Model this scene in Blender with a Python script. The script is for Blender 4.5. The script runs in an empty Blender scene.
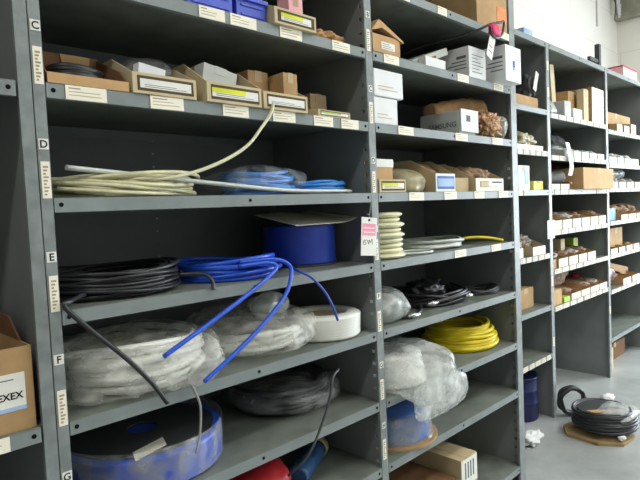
import bpy, bmesh, math, random
from mathutils import Vector, Matrix, noise
random.seed(7)
S = bpy.context.scene
COL = S.collection
PI = math.pi
WL = {}          # world location of every linked object's origin

# ------------------------------------------------------------------ materials
def srgb(r, g, b):
    f = lambda c: (c/255/12.92) if c/255 <= .04045 else ((c/255+.055)/1.055)**2.4
    return (f(r), f(g), f(b), 1)

def mat(name, col, rough=.6, metal=0., spec=.4, var=.12, scale=12., bump=0., bscale=60., trans=0., col2=None, stretch=None):
    m = bpy.data.materials.new(name); m.use_nodes = True
    nt = m.node_tree; n = nt.nodes; l = nt.links
    p = n['Principled BSDF']; out = n['Material Output']
    p.inputs['Roughness'].default_value = rough; p.inputs['Metallic'].default_value = metal
    p.inputs['Specular IOR Level'].default_value = spec
    tc = n.new('ShaderNodeTexCoord'); nz = n.new('ShaderNodeTexNoise')
    mp = n.new('ShaderNodeMapping'); l.new(tc.outputs['Object'], mp.inputs['Vector'])
    if stretch: mp.inputs['Scale'].default_value = stretch
    nz.inputs['Scale'].default_value = scale; nz.inputs['Detail'].default_value = 4
    l.new(mp.outputs['Vector'], nz.inputs['Vector'])
    mx = n.new('ShaderNodeMix'); mx.data_type = 'RGBA'
    c = Vector(col[:3])
    a = c*(1-var); b = c*(1+var)
    if col2: a = c; b = Vector(col2[:3])
    mx.inputs[6].default_value = (*a, 1); mx.inputs[7].default_value = (*[min(1, q) for q in b], 1)
    rp = n.new('ShaderNodeMapRange'); rp.inputs[1].default_value = .35; rp.inputs[2].default_value = .65
    l.new(nz.outputs['Fac'], rp.inputs[0]); l.new(rp.outputs[0], mx.inputs[0])
    l.new(mx.outputs[2], p.inputs['Base Color'])
    if bump:
        bn = n.new('ShaderNodeTexNoise'); bn.inputs['Scale'].default_value = bscale; bn.inputs['Detail'].default_value = 5
        l.new(mp.outputs['Vector'], bn.inputs['Vector'])
        bp = n.new('ShaderNodeBump'); bp.inputs['Strength'].default_value = bump; bp.inputs['Distance'].default_value = .01
        l.new(bn.outputs['Fac'], bp.inputs['Height']); l.new(bp.outputs['Normal'], p.inputs['Normal'])
    if trans:
        tr = n.new('ShaderNodeBsdfTransparent'); ms = n.new('ShaderNodeMixShader')
        r2 = n.new('ShaderNodeMapRange'); r2.inputs[1].default_value = .3; r2.inputs[2].default_value = .7
        r2.inputs[3].default_value = max(0, trans-.22); r2.inputs[4].default_value = min(1, trans+.22)
        n2 = n.new('ShaderNodeTexNoise'); n2.inputs['Scale'].default_value = 22; n2.inputs['Detail'].default_value = 4
        l.new(mp.outputs['Vector'], n2.inputs['Vector']); l.new(n2.outputs['Fac'], r2.inputs[0])
        l.new(r2.outputs[0], ms.inputs[0]); l.new(p.outputs[0], ms.inputs[1]); l.new(tr.outputs[0], ms.inputs[2])
        l.new(ms.outputs[0], out.inputs['Surface'])
    return m

M = {}
M['steel'] = mat('painted_steel', srgb(124, 133, 132), .45, 0, .45, .10, 9)
M['steel_worn'] = mat('painted_steel_worn', srgb(126, 133, 132), .42, 0, .5, .16, 30)
M['steel_panel'] = mat('panel_steel', srgb(124, 129, 128), .55, 0, .35, .10, 5)
M['shelf'] = mat('dusty_shelf_steel', srgb(112, 118, 110), .5, 0, .4, .16, 14)
M['hole'] = mat('bolt_hole_black', srgb(16, 18, 20), .8, 0, .1)
M['label'] = mat('label_card', srgb(240, 235, 216), .6, 0, .3, .04)
M['white_label'] = mat('white_label', srgb(228, 228, 220), .6, 0, .3, .05)
M['bin_front'] = mat('bin_front_card', srgb(212, 208, 194), .65, 0, .3, .07, 30)
M['ink'] = mat('printed_ink', srgb(168, 152, 122), .7, 0, .2)
M['blackink'] = mat('black_ink', srgb(26, 26, 28), .7, 0, .2)
M['greyink'] = mat('grey_ink', srgb(104, 108, 112), .7, 0, .2)
M['blueink'] = mat('blue_ink', srgb(86, 112, 186), .6, 0, .2)
M['bluewash'] = mat('pale_blue_print', srgb(160, 188, 222), .6, 0, .2)
M['pinkink'] = mat('pink_ink', srgb(232, 150, 170), .6, 0, .2)
M['yellowink'] = mat('yellow_print', srgb(216, 222, 50), .6, 0, .2)
M['cream_pale'] = mat('pale_cream_tubing', srgb(224, 222, 188), .4, 0, .5, .06)
M['yellowc'] = mat('yellow_carton', srgb(220, 210, 96), .6, 0, .3, .05)
M['bluec'] = mat('light_blue_carton', srgb(110, 150, 200), .6, 0, .3, .05)
M['floorcard'] = mat('worn_floor_cardboard', srgb(164, 138, 98), .8, 0, .2, .2, 9)
M['orange'] = mat('orange_sticker', srgb(240, 138, 86), .6, 0, .2, .15, 40)
M['card'] = mat('brown_cardboard', srgb(176, 144, 102), .75, 0, .2, .08, 18)
M['card_d'] = mat('dark_cardboard', srgb(124, 92, 66), .8, 0, .2, .12, 18)
M['card_o'] = mat('orange_cardboard', srgb(192, 156, 110), .75, 0, .2, .08, 18)
M['tan'] = mat('tan_cardboard', srgb(190, 170, 134), .75, 0, .2, .06, 14)
M['beige'] = mat('beige_binboard', srgb(198, 182, 146), .7, 0, .25, .05, 14)
M['frame_brown'] = mat('printed_frame', srgb(88, 74, 52), .7, 0, .2)
M['white'] = mat('white_carton', srgb(226, 228, 228), .6, 0, .3, .04)
M['greywhite'] = mat('grey_white_carton', srgb(186, 188, 182), .65, 0, .3, .05)
M['black'] = mat('black_cable', srgb(40, 41, 43), .38, 0, .5, .12)
M['darkgrey'] = mat('dark_grey_plastic', srgb(60, 62, 64), .45, 0, .45, .1)
M['greycable'] = mat('grey_cable', srgb(150, 152, 150), .45, 0, .4)
M['filmblue'] = mat('film_wrapped_blue', srgb(92, 130, 208), .3, 0, .5, .15, 8, stretch=(1, 1, 9))
M['blue'] = mat('blue_tubing', srgb(34, 84, 206), .32, 0, .5, .08)
M['skyblue'] = mat('light_blue_tubing', srgb(50, 132, 214), .32, 0, .5, .1)
M['deepblue'] = mat('deep_blue_tubing', srgb(34, 64, 172), .4, 0, .5, .10, 60, stretch=(1, 1, 5))
M['bluebin'] = mat('blue_bin_plastic', srgb(60, 84, 196), .4, 0, .45, .05)
M['cream'] = mat('cream_tubing', srgb(208, 204, 166), .4, 0, .5, .14, 20)
M['whitetube'] = mat('white_tubing', srgb(224, 226, 218), .4, 0, .5, .06)
M['clearstrip'] = mat('clear_tubing', srgb(206, 212, 206), .3, 0, .5, .05)
M['yellow'] = mat('yellow_hose', srgb(222, 200, 30), .4, 0, .45, .08)
M['red'] = mat('red_plastic', srgb(190, 44, 52), .4, 0, .4, .1)
M['pink'] = mat('magenta_cloth', srgb(214, 52, 106), .6, 0, .3, .2, 30)
M['palepink'] = mat('pale_pink_box', srgb(240, 176, 182), .6, 0, .3, .05)
M['teal'] = mat('dark_blue_wrap', srgb(44, 84, 128), .4, 0, .4, .15, 20)
M['bag'] = mat('clear_polythene', srgb(216, 220, 216), .24, 0, .6, .05, 12, .45, 14, trans=.5)
M['bag_milky'] = mat('milky_polythene', srgb(240, 240, 230), .28, 0, .6, .06, 12, .5, 14, trans=.70)
M['bag_dim'] = mat('thin_polythene', srgb(186, 190, 190), .2, 0, .7, .05, 12, .4, 16, trans=.76)
M['bag_thin'] = mat('very_thin_polythene', srgb(206, 214, 220), .18, 0, .7, .05, 12, .4, 16, trans=.86)
M['bag_big'] = mat('folded_polythene', srgb(232, 236, 232), .22, 0, .6, .05, 12, .7, 16, trans=.62)
M['bag_tan'] = mat('yellowed_polythene', srgb(196, 188, 150), .3, 0, .5, .05, 12, .6, 24, trans=.35)
M['bag_pink'] = mat('pinkish_polythene', srgb(150, 118, 122), .3, 0, .5, .1, 20, .6, 24, trans=.5)
M['paper_brown'] = mat('brown_packing_paper', srgb(186, 146, 104), .8, 0, .2, .15, 25, .5, 40)
M['motley'] = mat('patterned_wrapping', srgb(120, 70, 58), .7, 0, .3, .1, 45, .5, 40, col2=srgb(226, 190, 140))
M['parts'] = mat('small_metal_parts', srgb(96, 88, 78), .5, .2, .5, .2, 60, .5, 60, col2=srgb(170, 160, 146))
M['parts_brown'] = mat('brown_packets', srgb(104, 74, 54), .7, 0, .3, .1, 40, .5, 40, col2=srgb(168, 140, 110))
M['parts_grey'] = mat('grey_packets', srgb(130, 134, 128), .4, 0, .5, .1, 40, .5, 40, col2=srgb(206, 208, 198))
M['chrome'] = mat('bright_metal', srgb(200, 202, 200), .25, .8, .5, .05)
M['green'] = mat('green_packet', srgb(160, 190, 60), .5, 0, .4, .1)
M['paper'] = mat('white_tissue', srgb(226, 228, 226), .8, 0, .2, .05, 20, .4, 40)
M['drumblue'] = mat('navy_drum', srgb(30, 38, 84), .4, 0, .4, .1)
M['palecable'] = mat('pale_grey_cable', srgb(196, 194, 198), .5, 0, .4, .05)
M['greypipe'] = mat('grey_board', srgb(150, 154, 158), .5, 0, .4, .1)

# ------------------------------------------------------------------ mesh builder
class MB:
    def __init__(s): s.v = []; s.f = []; s.mi = []; s.sm = []
    def quad(s, pts, m=0, sm=False):
        k = len(s.v); s.v += [Vector(p) for p in pts]; s.f.append(tuple(range(k, k+len(pts)))); s.mi.append(m); s.sm.append(sm)
    def box(s, x0, x1, y0, y1, z0, z1, m=0, T=None):
        k = len(s.v)
        P = [Vector(p) for p in ((x0,y0,z0),(x1,y0,z0),(x1,y1,z0),(x0,y1,z0),(x0,y0,z1),(x1,y0,z1),(x1,y1,z1),(x0,y1,z1))]
        if T is not None: P = [T @ p for p in P]
        s.v += P
        for q in ((0,3,2,1),(4,5,6,7),(0,1,5,4),(1,2,6,5),(2,3,7,6),(3,0,4,7)):
            s.f.append(tuple(k+i for i in q)); s.mi.append(m); s.sm.append(False)
        return s
    def prism(s, poly, d, m=0):
        """poly: list of 3D points (ccw seen from -d), extruded by vector d"""
        k = len(s.v); n = len(poly); d = Vector(d)
        s.v += [Vector(p) for p in poly] + [Vector(p)+d for p in poly]
        s.f.append(tuple(k+i for i in range(n))); s.f.append(tuple(k+n+i for i in reversed(range(n))))
        s.mi += [m, m]; s.sm += [False, False]
        for i in range(n):
            j = (i+1) % n
            s.f.append((k+j, k+i, k+n+i, k+n+j)); s.mi.append(m); s.sm.append(False)
        return s
    def tube(s, pts, r, seg=8, m=0, flat=1.):
        pts = [Vector(p) for p in pts]; n = len(pts); k = len(s.v)
        up = Vector((0, 0, 1)); prev = None
        for i, p in enumerate(pts):
            t = (pts[min(i+1, n-1)] - pts[max(i-1, 0)])
            if t.length < 1e-9: t = Vector((1, 0, 0))
            t.normalize()
            if prev is None:
                a = up if abs(t.z) < .9 else Vector((1, 0, 0))
                nx = t.cross(a).normalized()
            else:
                nx = (prev - t*prev.dot(t))
                nx = nx.normalized() if nx.length > 1e-6 else t.orthogonal().normalized()
            prev = nx; ny = t.cross(nx)
            rr = r[i] if isinstance(r, (list, tuple)) else r
            for q in range(seg):
                a = 2*PI*q/seg
                s.v.append(p + nx*math.cos(a)*rr + ny*math.sin(a)*rr*flat)
        for i in range(n-1):
            for q in range(seg):
                q2 = (q+1) % seg
                s.f.append((k+i*seg+q, k+i*seg+q2, k+(i+1)*seg+q2, k+(i+1)*seg+q)); s.mi.append(m); s.sm.append(True)
        s.f.append(tuple(k+q for q in reversed(range(seg)))); s.mi.append(m); s.sm.append(False)
        s.f.append(tuple(k+(n-1)*seg+q for q in range(seg))); s.mi.append(m); s.sm.append(False)
        return s
    def lathe(s, prof, cx, cy, seg=40, m=0, sm=True, T=None):
        k = len(s.v); n = len(prof)
        for (r, z) in prof:
            for q in range(seg):
                a = 2*PI*q/seg
                p = Vector((cx+r*math.cos(a), cy+r*math.sin(a), z))
                s.v.append(T @ p if T is not None else p)
        for i in range(n-1):
            mm = m[i] if isinstance(m, (list, tuple)) else m
            for q in range(seg):
                q2 = (q+1) % seg
                s.f.append((k+i*seg+q, k+i*seg+q2, k+(i+1)*seg+q2, k+(i+1)*seg+q)); s.mi.append(mm); s.sm.append(sm)
        return s
    def blob(s, c, rad, seed=0, amp=.15, freq=2.5, sub=4, zmin=None, zmax=None, m=0, crease=.5, power=2.4, soft=False):
        bm = bmesh.new(); bmesh.ops.create_icosphere(bm, subdivisions=sub, radius=1.)
        k = len(s.v); o = Vector((seed*3.7, seed*1.3, seed*7.1))
        for v in bm.verts:
            d = v.co.normalized()
            q = (abs(d.x)**power + abs(d.y)**power + abs(d.z)**power)**(-1/power)
            d2 = d*q
            if soft:      # film: broad swells with a few sharp-edged folds
                w = noise.noise(d*1.3+o)*amp + (.5-abs(noise.noise(Vector((d.x*3.2, d.y*3.2, d.z*1.4))+o*2)))*amp*.55*crease + (.4-abs(noise.noise(d*6.5+o)))*amp*.22*crease
                p = Vector((d2.x*rad[0], d2.y*rad[1], d2.z*rad[2])) * (1+w) + Vector(c)
                if zmin is not None and p.z < zmin: p.z = zmin + (p.z-zmin)*.02
                s.v.append(p); continue
            w = noise.fractal(d*freq+o, 1., 2., 4) * amp
            w += (abs(noise.noise(d*freq*2.3+o*2))-.25)*amp*crease*1.6
            p = Vector((d2.x*rad[0], d2.y*rad[1], d2.z*rad[2])) * (1+w)
            p += Vector(c)
            if zmin is not None and p.z < zmin: p.z = zmin + (p.z-zmin)*.02
            if zmax is not None and p.z > zmax: p.z = zmax
            s.v.append(p)
        bm.faces.ensure_lookup_table()
        for f in bm.faces:
            s.f.append(tuple(k+v.index for v in f.verts)); s.mi.append(m); s.sm.append(True)
        bm.free(); return s
    def text(s, body, size, org, ux, uy, m=0, off=.0, align='LEFT', bold=0.):
        cu = bpy.data.curves.new('t', 'FONT'); cu.body = body; cu.size = size; cu.align_x = align; cu.offset = bold
        ob = bpy.data.objects.new('t', cu); COL.objects.link(ob)
        dg = bpy.context.evaluated_depsgraph_get(); me = bpy.data.meshes.new_from_object(ob.evaluated_get(dg))
        k = len(s.v); ux = Vector(ux).normalized(); uy = Vector(uy).normalized(); nrm = ux.cross(uy)
        for v in me.vertices: s.v.append(Vector(org)+ux*v.co.x+uy*v.co.y+nrm*off)
        for p in me.polygons:
            s.f.append(tuple(k+i for i in p.vertices)); s.mi.append(m); s.sm.append(False)
        bpy.data.objects.remove(ob); bpy.data.curves.remove(cu); bpy.data.meshes.remove(me)
        return s
    def build(s, name, mats, parent=None, loc=None, bevel=0.):
        if not isinstance(mats, (list, tuple)): mats = [mats]
        me = bpy.data.meshes.new(name)
        if parent is not None: org = WL[parent.name]
        elif loc is not None: org = Vector(loc)
        else:
            xs = [v.x for v in s.v]; ys = [v.y for v in s.v]; zs = [v.z for v in s.v]
            org = Vector(((min(xs)+max(xs))/2, (min(ys)+max(ys))/2, min(zs)))
        me.from_pydata([v-org for v in s.v], [], s.f)
        for mm in mats: me.materials.append(M[mm] if isinstance(mm, str) else mm)
        me.polygons.foreach_set('material_index', s.mi); me.polygons.foreach_set('use_smooth', s.sm)
        bm = bmesh.new(); bm.from_mesh(me); bmesh.ops.recalc_face_normals(bm, faces=bm.faces); bm.to_mesh(me); bm.free()
        me.update()
        o = bpy.data.objects.new(name, me); COL.objects.link(o)
        if parent is not None: o.parent = parent
        else: o.location = org
        WL[o.name] = org
        if bevel:
            b = o.modifiers.new('bevel', 'BEVEL'); b.width = bevel; b.segments = 2; b.limit_method = 'ANGLE'
        return o

def tag(o, label=None, cat=None, group=None, kind=None):
    if label: o['label'] = label
    if cat: o['category'] = cat
    if group: o['group'] = group
    if kind: o['kind'] = kind
    return o
def thing(name, loc, label, cat, group=None):
    o = bpy.data.objects.new(name, None); COL.objects.link(o); o.empty_display_size = .05
    o.location = loc; WL[o.name] = Vector(loc)
    return tag(o, label, cat, group)
def rot(ax, deg, piv):
    piv = Vector(piv); return Matrix.Translation(piv) @ Matrix.Rotation(math.radians(deg), 4, ax) @ Matrix.Translation(-piv)
def catmull(pts, n=10):
    P = [Vector(p) for p in pts]; P = [P[0]*2-P[1]] + P + [P[-1]*2-P[-2]]; out = []
    for i in range(1, len(P)-2):
        for k in range(n):
            t = k/n; a, b, c, d = P[i-1], P[i], P[i+1], P[i+2]
            out.append(.5*((2*b)+(c-a)*t+(2*a-5*b+4*c-d)*t*t+(3*b-a-3*c+d)*t**3))
    out.append(P[-2]); return out

def coil_pts(cx, cy, z0, R, r, turns, layers=1, wob=.01, seed=0, sq=1., n=44, a0=0., sag=None):
    """a hank of tubing lying flat: turns stacked up, each with its own radius and centre"""
    rnd = random.Random(seed); pts = []
    prm = []
    per = max(1, int(math.ceil(turns/layers)))
    for t in range(turns+1):
        lay = t // per; pos = t % per
        prm.append((R - (pos*2*r*.95 if layers > 1 or per > 1 and sag else pos*0) + rnd.uniform(-wob, wob)*.6,
                    rnd.uniform(-wob, wob), rnd.uniform(-wob, wob)*.6, z0 + r + lay*2*r*.93, rnd.uniform(-.05, .05)))
    for i in range(turns*n+1):
        t = i/n; k = int(t); u = t-k
        if k >= turns: k = turns-1; u = 1.
        u2 = u*u*(3-2*u)
        A, B = prm[k], prm[k+1]
        L = [A[j]*(1-u2)+B[j]*u2 for j in range(5)]
        a = a0 + 2*PI*u
        tilt = L[4]*.02*math.cos(a+seed)
        pts.append((cx+L[1]+L[0]*math.cos(a), cy+L[2]+L[0]*sq*math.sin(a), max(z0+r, L[3]+abs(tilt)*2)))
    return pts

def stack_pts(cx, cy, z0, radii, r, dz, wob=.004, seed=0, sq=1., n=44, a0=0.):
    """one continuous tube whose successive turns take the given radii; dz = rise per turn list"""
    rnd = random.Random(seed); T = len(radii)
    off = [(rnd.uniform(-wob, wob), rnd.uniform(-wob, wob), rnd.uniform(-.5, .5)) for _ in range(T)]
    z = [z0+r]
    for k in range(T): z.append(z[-1]+dz[k % len(dz)] if isinstance(dz, (list, tuple)) else z[-1]+dz)
    pts = []
    for i in range((T-1)*n+1):
        t = i/n; k = min(int(t), T-2); u = t-k; u2 = u*u*(3-2*u)
        R = radii[k]*(1-u2)+radii[k+1]*u2
        ox = off[k][0]*(1-u2)+off[k+1][0]*u2; oy = off[k][1]*(1-u2)+off[k+1][1]*u2
        a = a0+2*PI*u
        zz = z[k]*(1-u2)+z[k+1]*u2 + wob*.6*math.sin(2*a+off[k][2]*9)
        pts.append((cx+ox+R*math.cos(a), cy+oy+R*sq*math.sin(a), max(z0+r, zz)))
    return pts

# ------------------------------------------------------------------ the room
def struct(name, mb, m):
    o = mb.build(name, m, loc=(0, 0, 0)); o['kind'] = 'structure'; return o
XL, XR, YF, YB, ZC = -2.6, 6.1, -3.0, .9, 3.6
def wall_mat():
    m = bpy.data.materials.new('white_painted_block'); m.use_nodes = True; nt = m.node_tree; n = nt.nodes; l = nt.links
    p = n['Principled BSDF']; p.inputs['Roughness'].default_value = .7
    tc = n.new('ShaderNodeTexCoord'); sx = n.new('ShaderNodeSeparateXYZ'); cb = n.new('ShaderNodeCombineXYZ'); ad = n.new('ShaderNodeMath'); ad.operation = 'ADD'
    l.new(tc.outputs['Object'], sx.inputs[0]); l.new(sx.outputs[0], ad.inputs[0]); l.new(sx.outputs[1], ad.inputs[1])
    l.new(ad.outputs[0], cb.inputs[0]); l.new(sx.outputs[2], cb.inputs[1])
    b = n.new('ShaderNodeTexBrick'); b.inputs['Scale'].default_value = 1.
    b.inputs['Brick Width'].default_value = .82; b.inputs['Row Height'].default_value = .385; b.inputs['Mortar Size'].default_value = .007
    b.inputs['Mortar Smooth'].default_value = .5
    b.inputs['Color1'].default_value = srgb(226, 223, 215); b.inputs['Color2'].default_value = srgb(225, 222, 214); b.inputs['Mortar'].default_value = srgb(213, 210, 202)
    l.new(cb.outputs[0], b.inputs['Vector']); l.new(b.outputs['Color'], p.inputs['Base Color'])
    return m
def floor_mat():
    m = bpy.data.materials.new('sealed_concrete'); m.use_nodes = True; nt = m.node_tree; n = nt.nodes; l = nt.links
    p = n['Principled BSDF']; tc = n.new('ShaderNodeTexCoord')
    a = n.new('ShaderNodeTexNoise'); a.inputs['Scale'].default_value = 2.2; a.inputs['Detail'].default_value = 7; a.inputs['Roughness'].default_value = .65
    l.new(tc.outputs['Object'], a.inputs['Vector'])
    cr = n.new('ShaderNodeValToRGB'); e = cr.color_ramp.elements
    e[0].position = .3; e[0].color = srgb(140, 143, 140); e[1].position = .7; e[1].color = srgb(182, 186, 184)
    l.new(a.outputs['Fac'], cr.inputs[0]); l.new(cr.outputs[0], p.inputs['Base Color'])
    rr = n.new('ShaderNodeMapRange'); rr.inputs[3].default_value = .22; rr.inputs[4].default_value = .42
    l.new(a.outputs['Fac'], rr.inputs[0]); l.new(rr.outputs[0], p.inputs['Roughness'])
    p.inputs['Specular IOR Level'].default_value = .5
    return m
WM = wall_mat()
struct('floor', MB().box(XL, XR, YF, YB, -.1, 0), floor_mat())
struct('wall_back', MB().box(XL, XR, YB, YB+.1, 0, ZC), WM)
struct('wall_right', MB().box(XR, XR+.1, YF, YB, 0, ZC), WM)
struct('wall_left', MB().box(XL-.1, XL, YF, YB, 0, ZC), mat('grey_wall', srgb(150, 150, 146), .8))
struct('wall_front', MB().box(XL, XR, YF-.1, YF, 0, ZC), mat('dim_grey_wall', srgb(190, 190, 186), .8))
struct('ceiling', MB().box(XL, XR, YF, YB, ZC, ZC+.1), mat('ceiling_paint', srgb(170, 170, 160), .8))
# ceiling beam along the right wall
tb = MB(); tb.box(XR-.10, XR-.001, YF+.01, YB-.01, 3.02, 3.07); tb.box(XR-.06, XR-.04, YF+.01, YB-.01, 3.07, 3.22); tb.box(XR-.10, XR-.001, YF+.01, YB-.01, 3.22, 3.25)
struct('trim_1', tb, mat('beam_olive', srgb(150, 148, 132), .6))
tb = MB(); tb.tube([(5.49, YB-.009, 2.86), (5.49, YB-.009, 3.59)], .008, 8)
struct('trim_2', tb, mat('conduit_paint', srgb(214, 211, 203), .6))

# ------------------------------------------------------------------ shelving
def slot_panel(x, y0, y1, z0, z1, pitch=.0381, ys=(.0115, .031), h=.0105, zoff=.0):
    m = MB(); t = .0008
    m.box(x-t, x+t, y0, y0+ys[0], z0, z1); m.box(x-t, x+t, y0+ys[1], y1, z0, z1)
    z = z0; k = 0
    zc = z0 + .03 + zoff
    while zc < z1-.03:
        m.box(x-t, x+t, y0+ys[0], y0+ys[1], z, zc-h/2); z = zc+h/2; zc += pitch
    m.box(x-t, x+t, y0+ys[0], y0+ys[1], z, z1)
    return m
def post_mb(x0, x1, yf, z0, z1):
    m = MB(); m.box(x0, x1, yf, yf+.002, z0, z1)
    m.box(x0, x0+.0018, yf+.002, yf+.010, z0, z1); m.box(x1-.0018, x1, yf+.002, yf+.010, z0, z1)
    return m
def shelf_mb(x0, x1, yf, depth, z, lip, pl, pr):
    m = MB(); t = .0016
    m.box(x0, x1, yf, yf+.0105, z-t, z, 1); m.box(pl+.0012, pr-.0012, yf+.0105, yf+depth, z-t, z, 1)
    m.box(x0, x1, yf, yf+t, z-lip, z-t, 0); m.box(x0, x1, yf+t, yf+.014, z-lip, z-lip+t, 0)
    m.box(pl+.0012, pr-.0012, yf+depth-t, yf+depth, z-lip, z-t, 0)
    for hx in (x0+.012, (x0+x1)/2, x1-.012):
        k = len(m.v)
        m.lathe([(0.0001, 0), (.0042, 0), (.0042, .0006)], 0, 0, 12, 2, False,
                Matrix.Translation((hx, yf-.0001, z-lip*.48)) @ Matrix.Rotation(PI/2, 4, 'X'))
    return m
def card_label(parent, xa, xb, yf, ztop, zbot, seed=0, base='label', lines=3, tilt=0.):
    rnd = random.Random(seed); m = MB()
    c = ((xa+xb)/2, yf, (ztop+zbot)/2); T = rot('Y', tilt, c)
    m.box(xa, xb, yf-.0018, yf-.0008, zbot, ztop, 0, T)
    w = xb-xa; h = ztop-zbot
    for k in range(lines):
        zz = ztop - h*(.2+.24*k); x1 = xa+w*(rnd.uniform(.3, .55) if k == 0 else rnd.uniform(.6, .9))
        m.box(xa+w*.07, x1, yf-.0021, yf-.0018, zz-h*(.05 if k == 0 else .025), zz+h*(.04 if k == 0 else .02), 1, T)
    return m.build('shelf_label', [base, 'ink'], parent)
def post_label(parent, xa, xb, yf, z, h, letter=None):
    m = MB(); m.box(xa, xb, yf-.0012, yf-.0004, z-h/2, z+h/2, 0)
    if letter:
        s = (xb-xa)*1.1
        m.text(letter, s, ((xa+xb)/2, yf-.0012, z-s*.34), (1, 0, 0), (0, 0, 1), 1, .0003, 'CENTER', .0004)
        return m.build('letter_plate', ['white_label', 'blackink'], parent)
    w = xb-xa
    for k in range(9):
        zz = z-h*.42+h*.84*k/9
        m.box(xa+w*.22, xa+w*(.5 + .3*((k*7) % 3)/2), yf-.0015, yf-.0012, zz, zz+h*.05, 1)
    return m.build('bin_label', ['label', 'ink'], parent)

DEP = .457
def unit(label, x0, x1, yf, z1, rows, posts, panels, group='grey steel shelving units', lip=.027, back_to=0., labels={}, lw=.078):
    u = thing('shelving_unit', ((x0+x1)/2, yf+DEP/2, 0), label, 'shelving', group)
    P = []
    for (a, b) in posts: P.append(post_mb(a, b, yf, 0, z1).build('upright_post', 'steel_worn', u))
    for xp in panels:
        if yf < .1: pm = slot_panel(xp, yf+.0025, yf+DEP, .0, z1)
        else: pm = MB().box(xp-.0008, xp+.0008, yf+.0025, yf+DEP, 0, z1)
        if abs(xp-1.828) < .001:      # added unseen backing strips, blocking light so most slots look dark
            pm.box(xp+.012, xp+.0135, .004, .05, 0, .735); pm.box(xp+.012, xp+.0135, .004, .05, .775, .955); pm.box(xp+.012, xp+.0135, .004, .05, .985, 1.275); pm.box(xp+.012, xp+.0135, .004, .05, 1.345, z1)
        pm.build('side_panel', 'steel_panel', u)
    pl, pr = panels if len(panels) == 2 else (x0-.017 if x0 > 1.5 or x0 < 0 else .003, panels[0])
    if abs(x0-.938) < .001: pl = .921
    bm_ = MB(); t = .001
    xm = (x0+x1)/2
    yb = yf+DEP-.0015
    bm_.box(pl+.0009, xm-.004, yb, yb+t, back_to, z1); bm_.box(xm+.004, pr-.0009, yb, yb+t, back_to, z1)
    z = back_to; zc = .92
    while zc < 1.62:
        bm_.box(xm-.004, xm+.004, yb, yb+t, z, zc-.003); z = zc+.003; zc += .0381
    bm_.box(xm-.004, xm+.004, yb, yb+t, z, z1)
    bm_.build('back_panel', 'steel_panel', u)
    SH = {}
    for nm, z in rows.items():
        SH[nm] = shelf_mb(x0+.001, x1-.001, yf, DEP-.002, z, lip, pl, pr).build('shelf', ['steel', 'shelf', 'hole'], u)
        for k, (a, b) in enumerate(labels.get(nm, ())):
            card_label(SH[nm], a, b, yf, z-.0003, z-.0265, base='label' if yf < .1 else 'bin_front', seed=int(z*1000)+k, tilt=random.uniform(-.8, .8))
    return u, P, SH
RB = {'A0': 1.860, 'A': 1.651, 'B': 1.440, 'C': 1.233, 'D': 1.026, 'E': .819, 'F': .605, 'G': .403, 'base': .08}
u0, p0, s0 = unit('grey steel shelving unit cut off at the left edge, with an open carton', -.93, -.034, 0, 2.25,
    {'top': 2.2, 'A': 1.86, 'B': 1.437, 'E': .824, 'H': .4, 'base': .08}, [(-.95, -.931), (-.031, -.009)], [-.94, -.02], labels={'E': [(-.16, -.086)]})
u1, p1, s1 = unit('wide steel shelving bay full of blue and white tubing coils, lettered left post', .014, .905, 0, 2.25,
    {'top': 2.2, **RB}, [(-.007, .013), (.906, .936)], [.003, .921],
    labels={'A': [(.345, .413), (.428, .504), (.578, .652), (.765, .836)],
            'B': [(.048, .125), (.216, .293), (.394, .467), (.542, .616), (.682, .755), (.788, .86)]})
u2, p2, s2 = unit('grey steel shelving bay with the yellow hose coil, between two tall posts', .938, 1.803, 0, 2.25,
    {'top': 2.2, **{k: v for k, v in RB.items()}}, [(1.805, 1.85)], [1.828],
    labels={'A0': [(1.069, 1.132), (1.29, 1.345), (1.732, 1.80)], 'A': [(.989, 1.063), (1.402, 1.477), (1.663, 1.74)],
            'B': [(1.047, 1.126), (1.376, 1.457), (1.64, 1.725)], 'C': [(1.091, 1.172), (1.293, 1.372), (1.493, 1.566), (1.678, 1.755)],
            'D': [(1.346, 1.424), (1.609, 1.685)]})
for (l, z) in (('B', 1.752), ('C', 1.538), ('D', 1.329), ('E', 1.126), ('F', .938), ('G', .719)):
    post_label(p1[0], -.005, .012, 0, z, .019, l)
for z in (1.678, 1.468, 1.265, 1.059, .848, .64): post_label(p1[0], -.004, .0115, 0, z, .066)
for z in (1.678, 1.468, 1.265, 1.064, .849, .641, .456): post_label(p1[1], .912, .927, 0, z, .062)
for (l, z) in (('B', 1.752), ('C', 1.538), ('D', 1.329), ('E', 1.126), ('F', .925), ('G', .716), ('H', .53)):
    post_label(p1[1], .912, .929, 0, z, .019, l)

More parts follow.
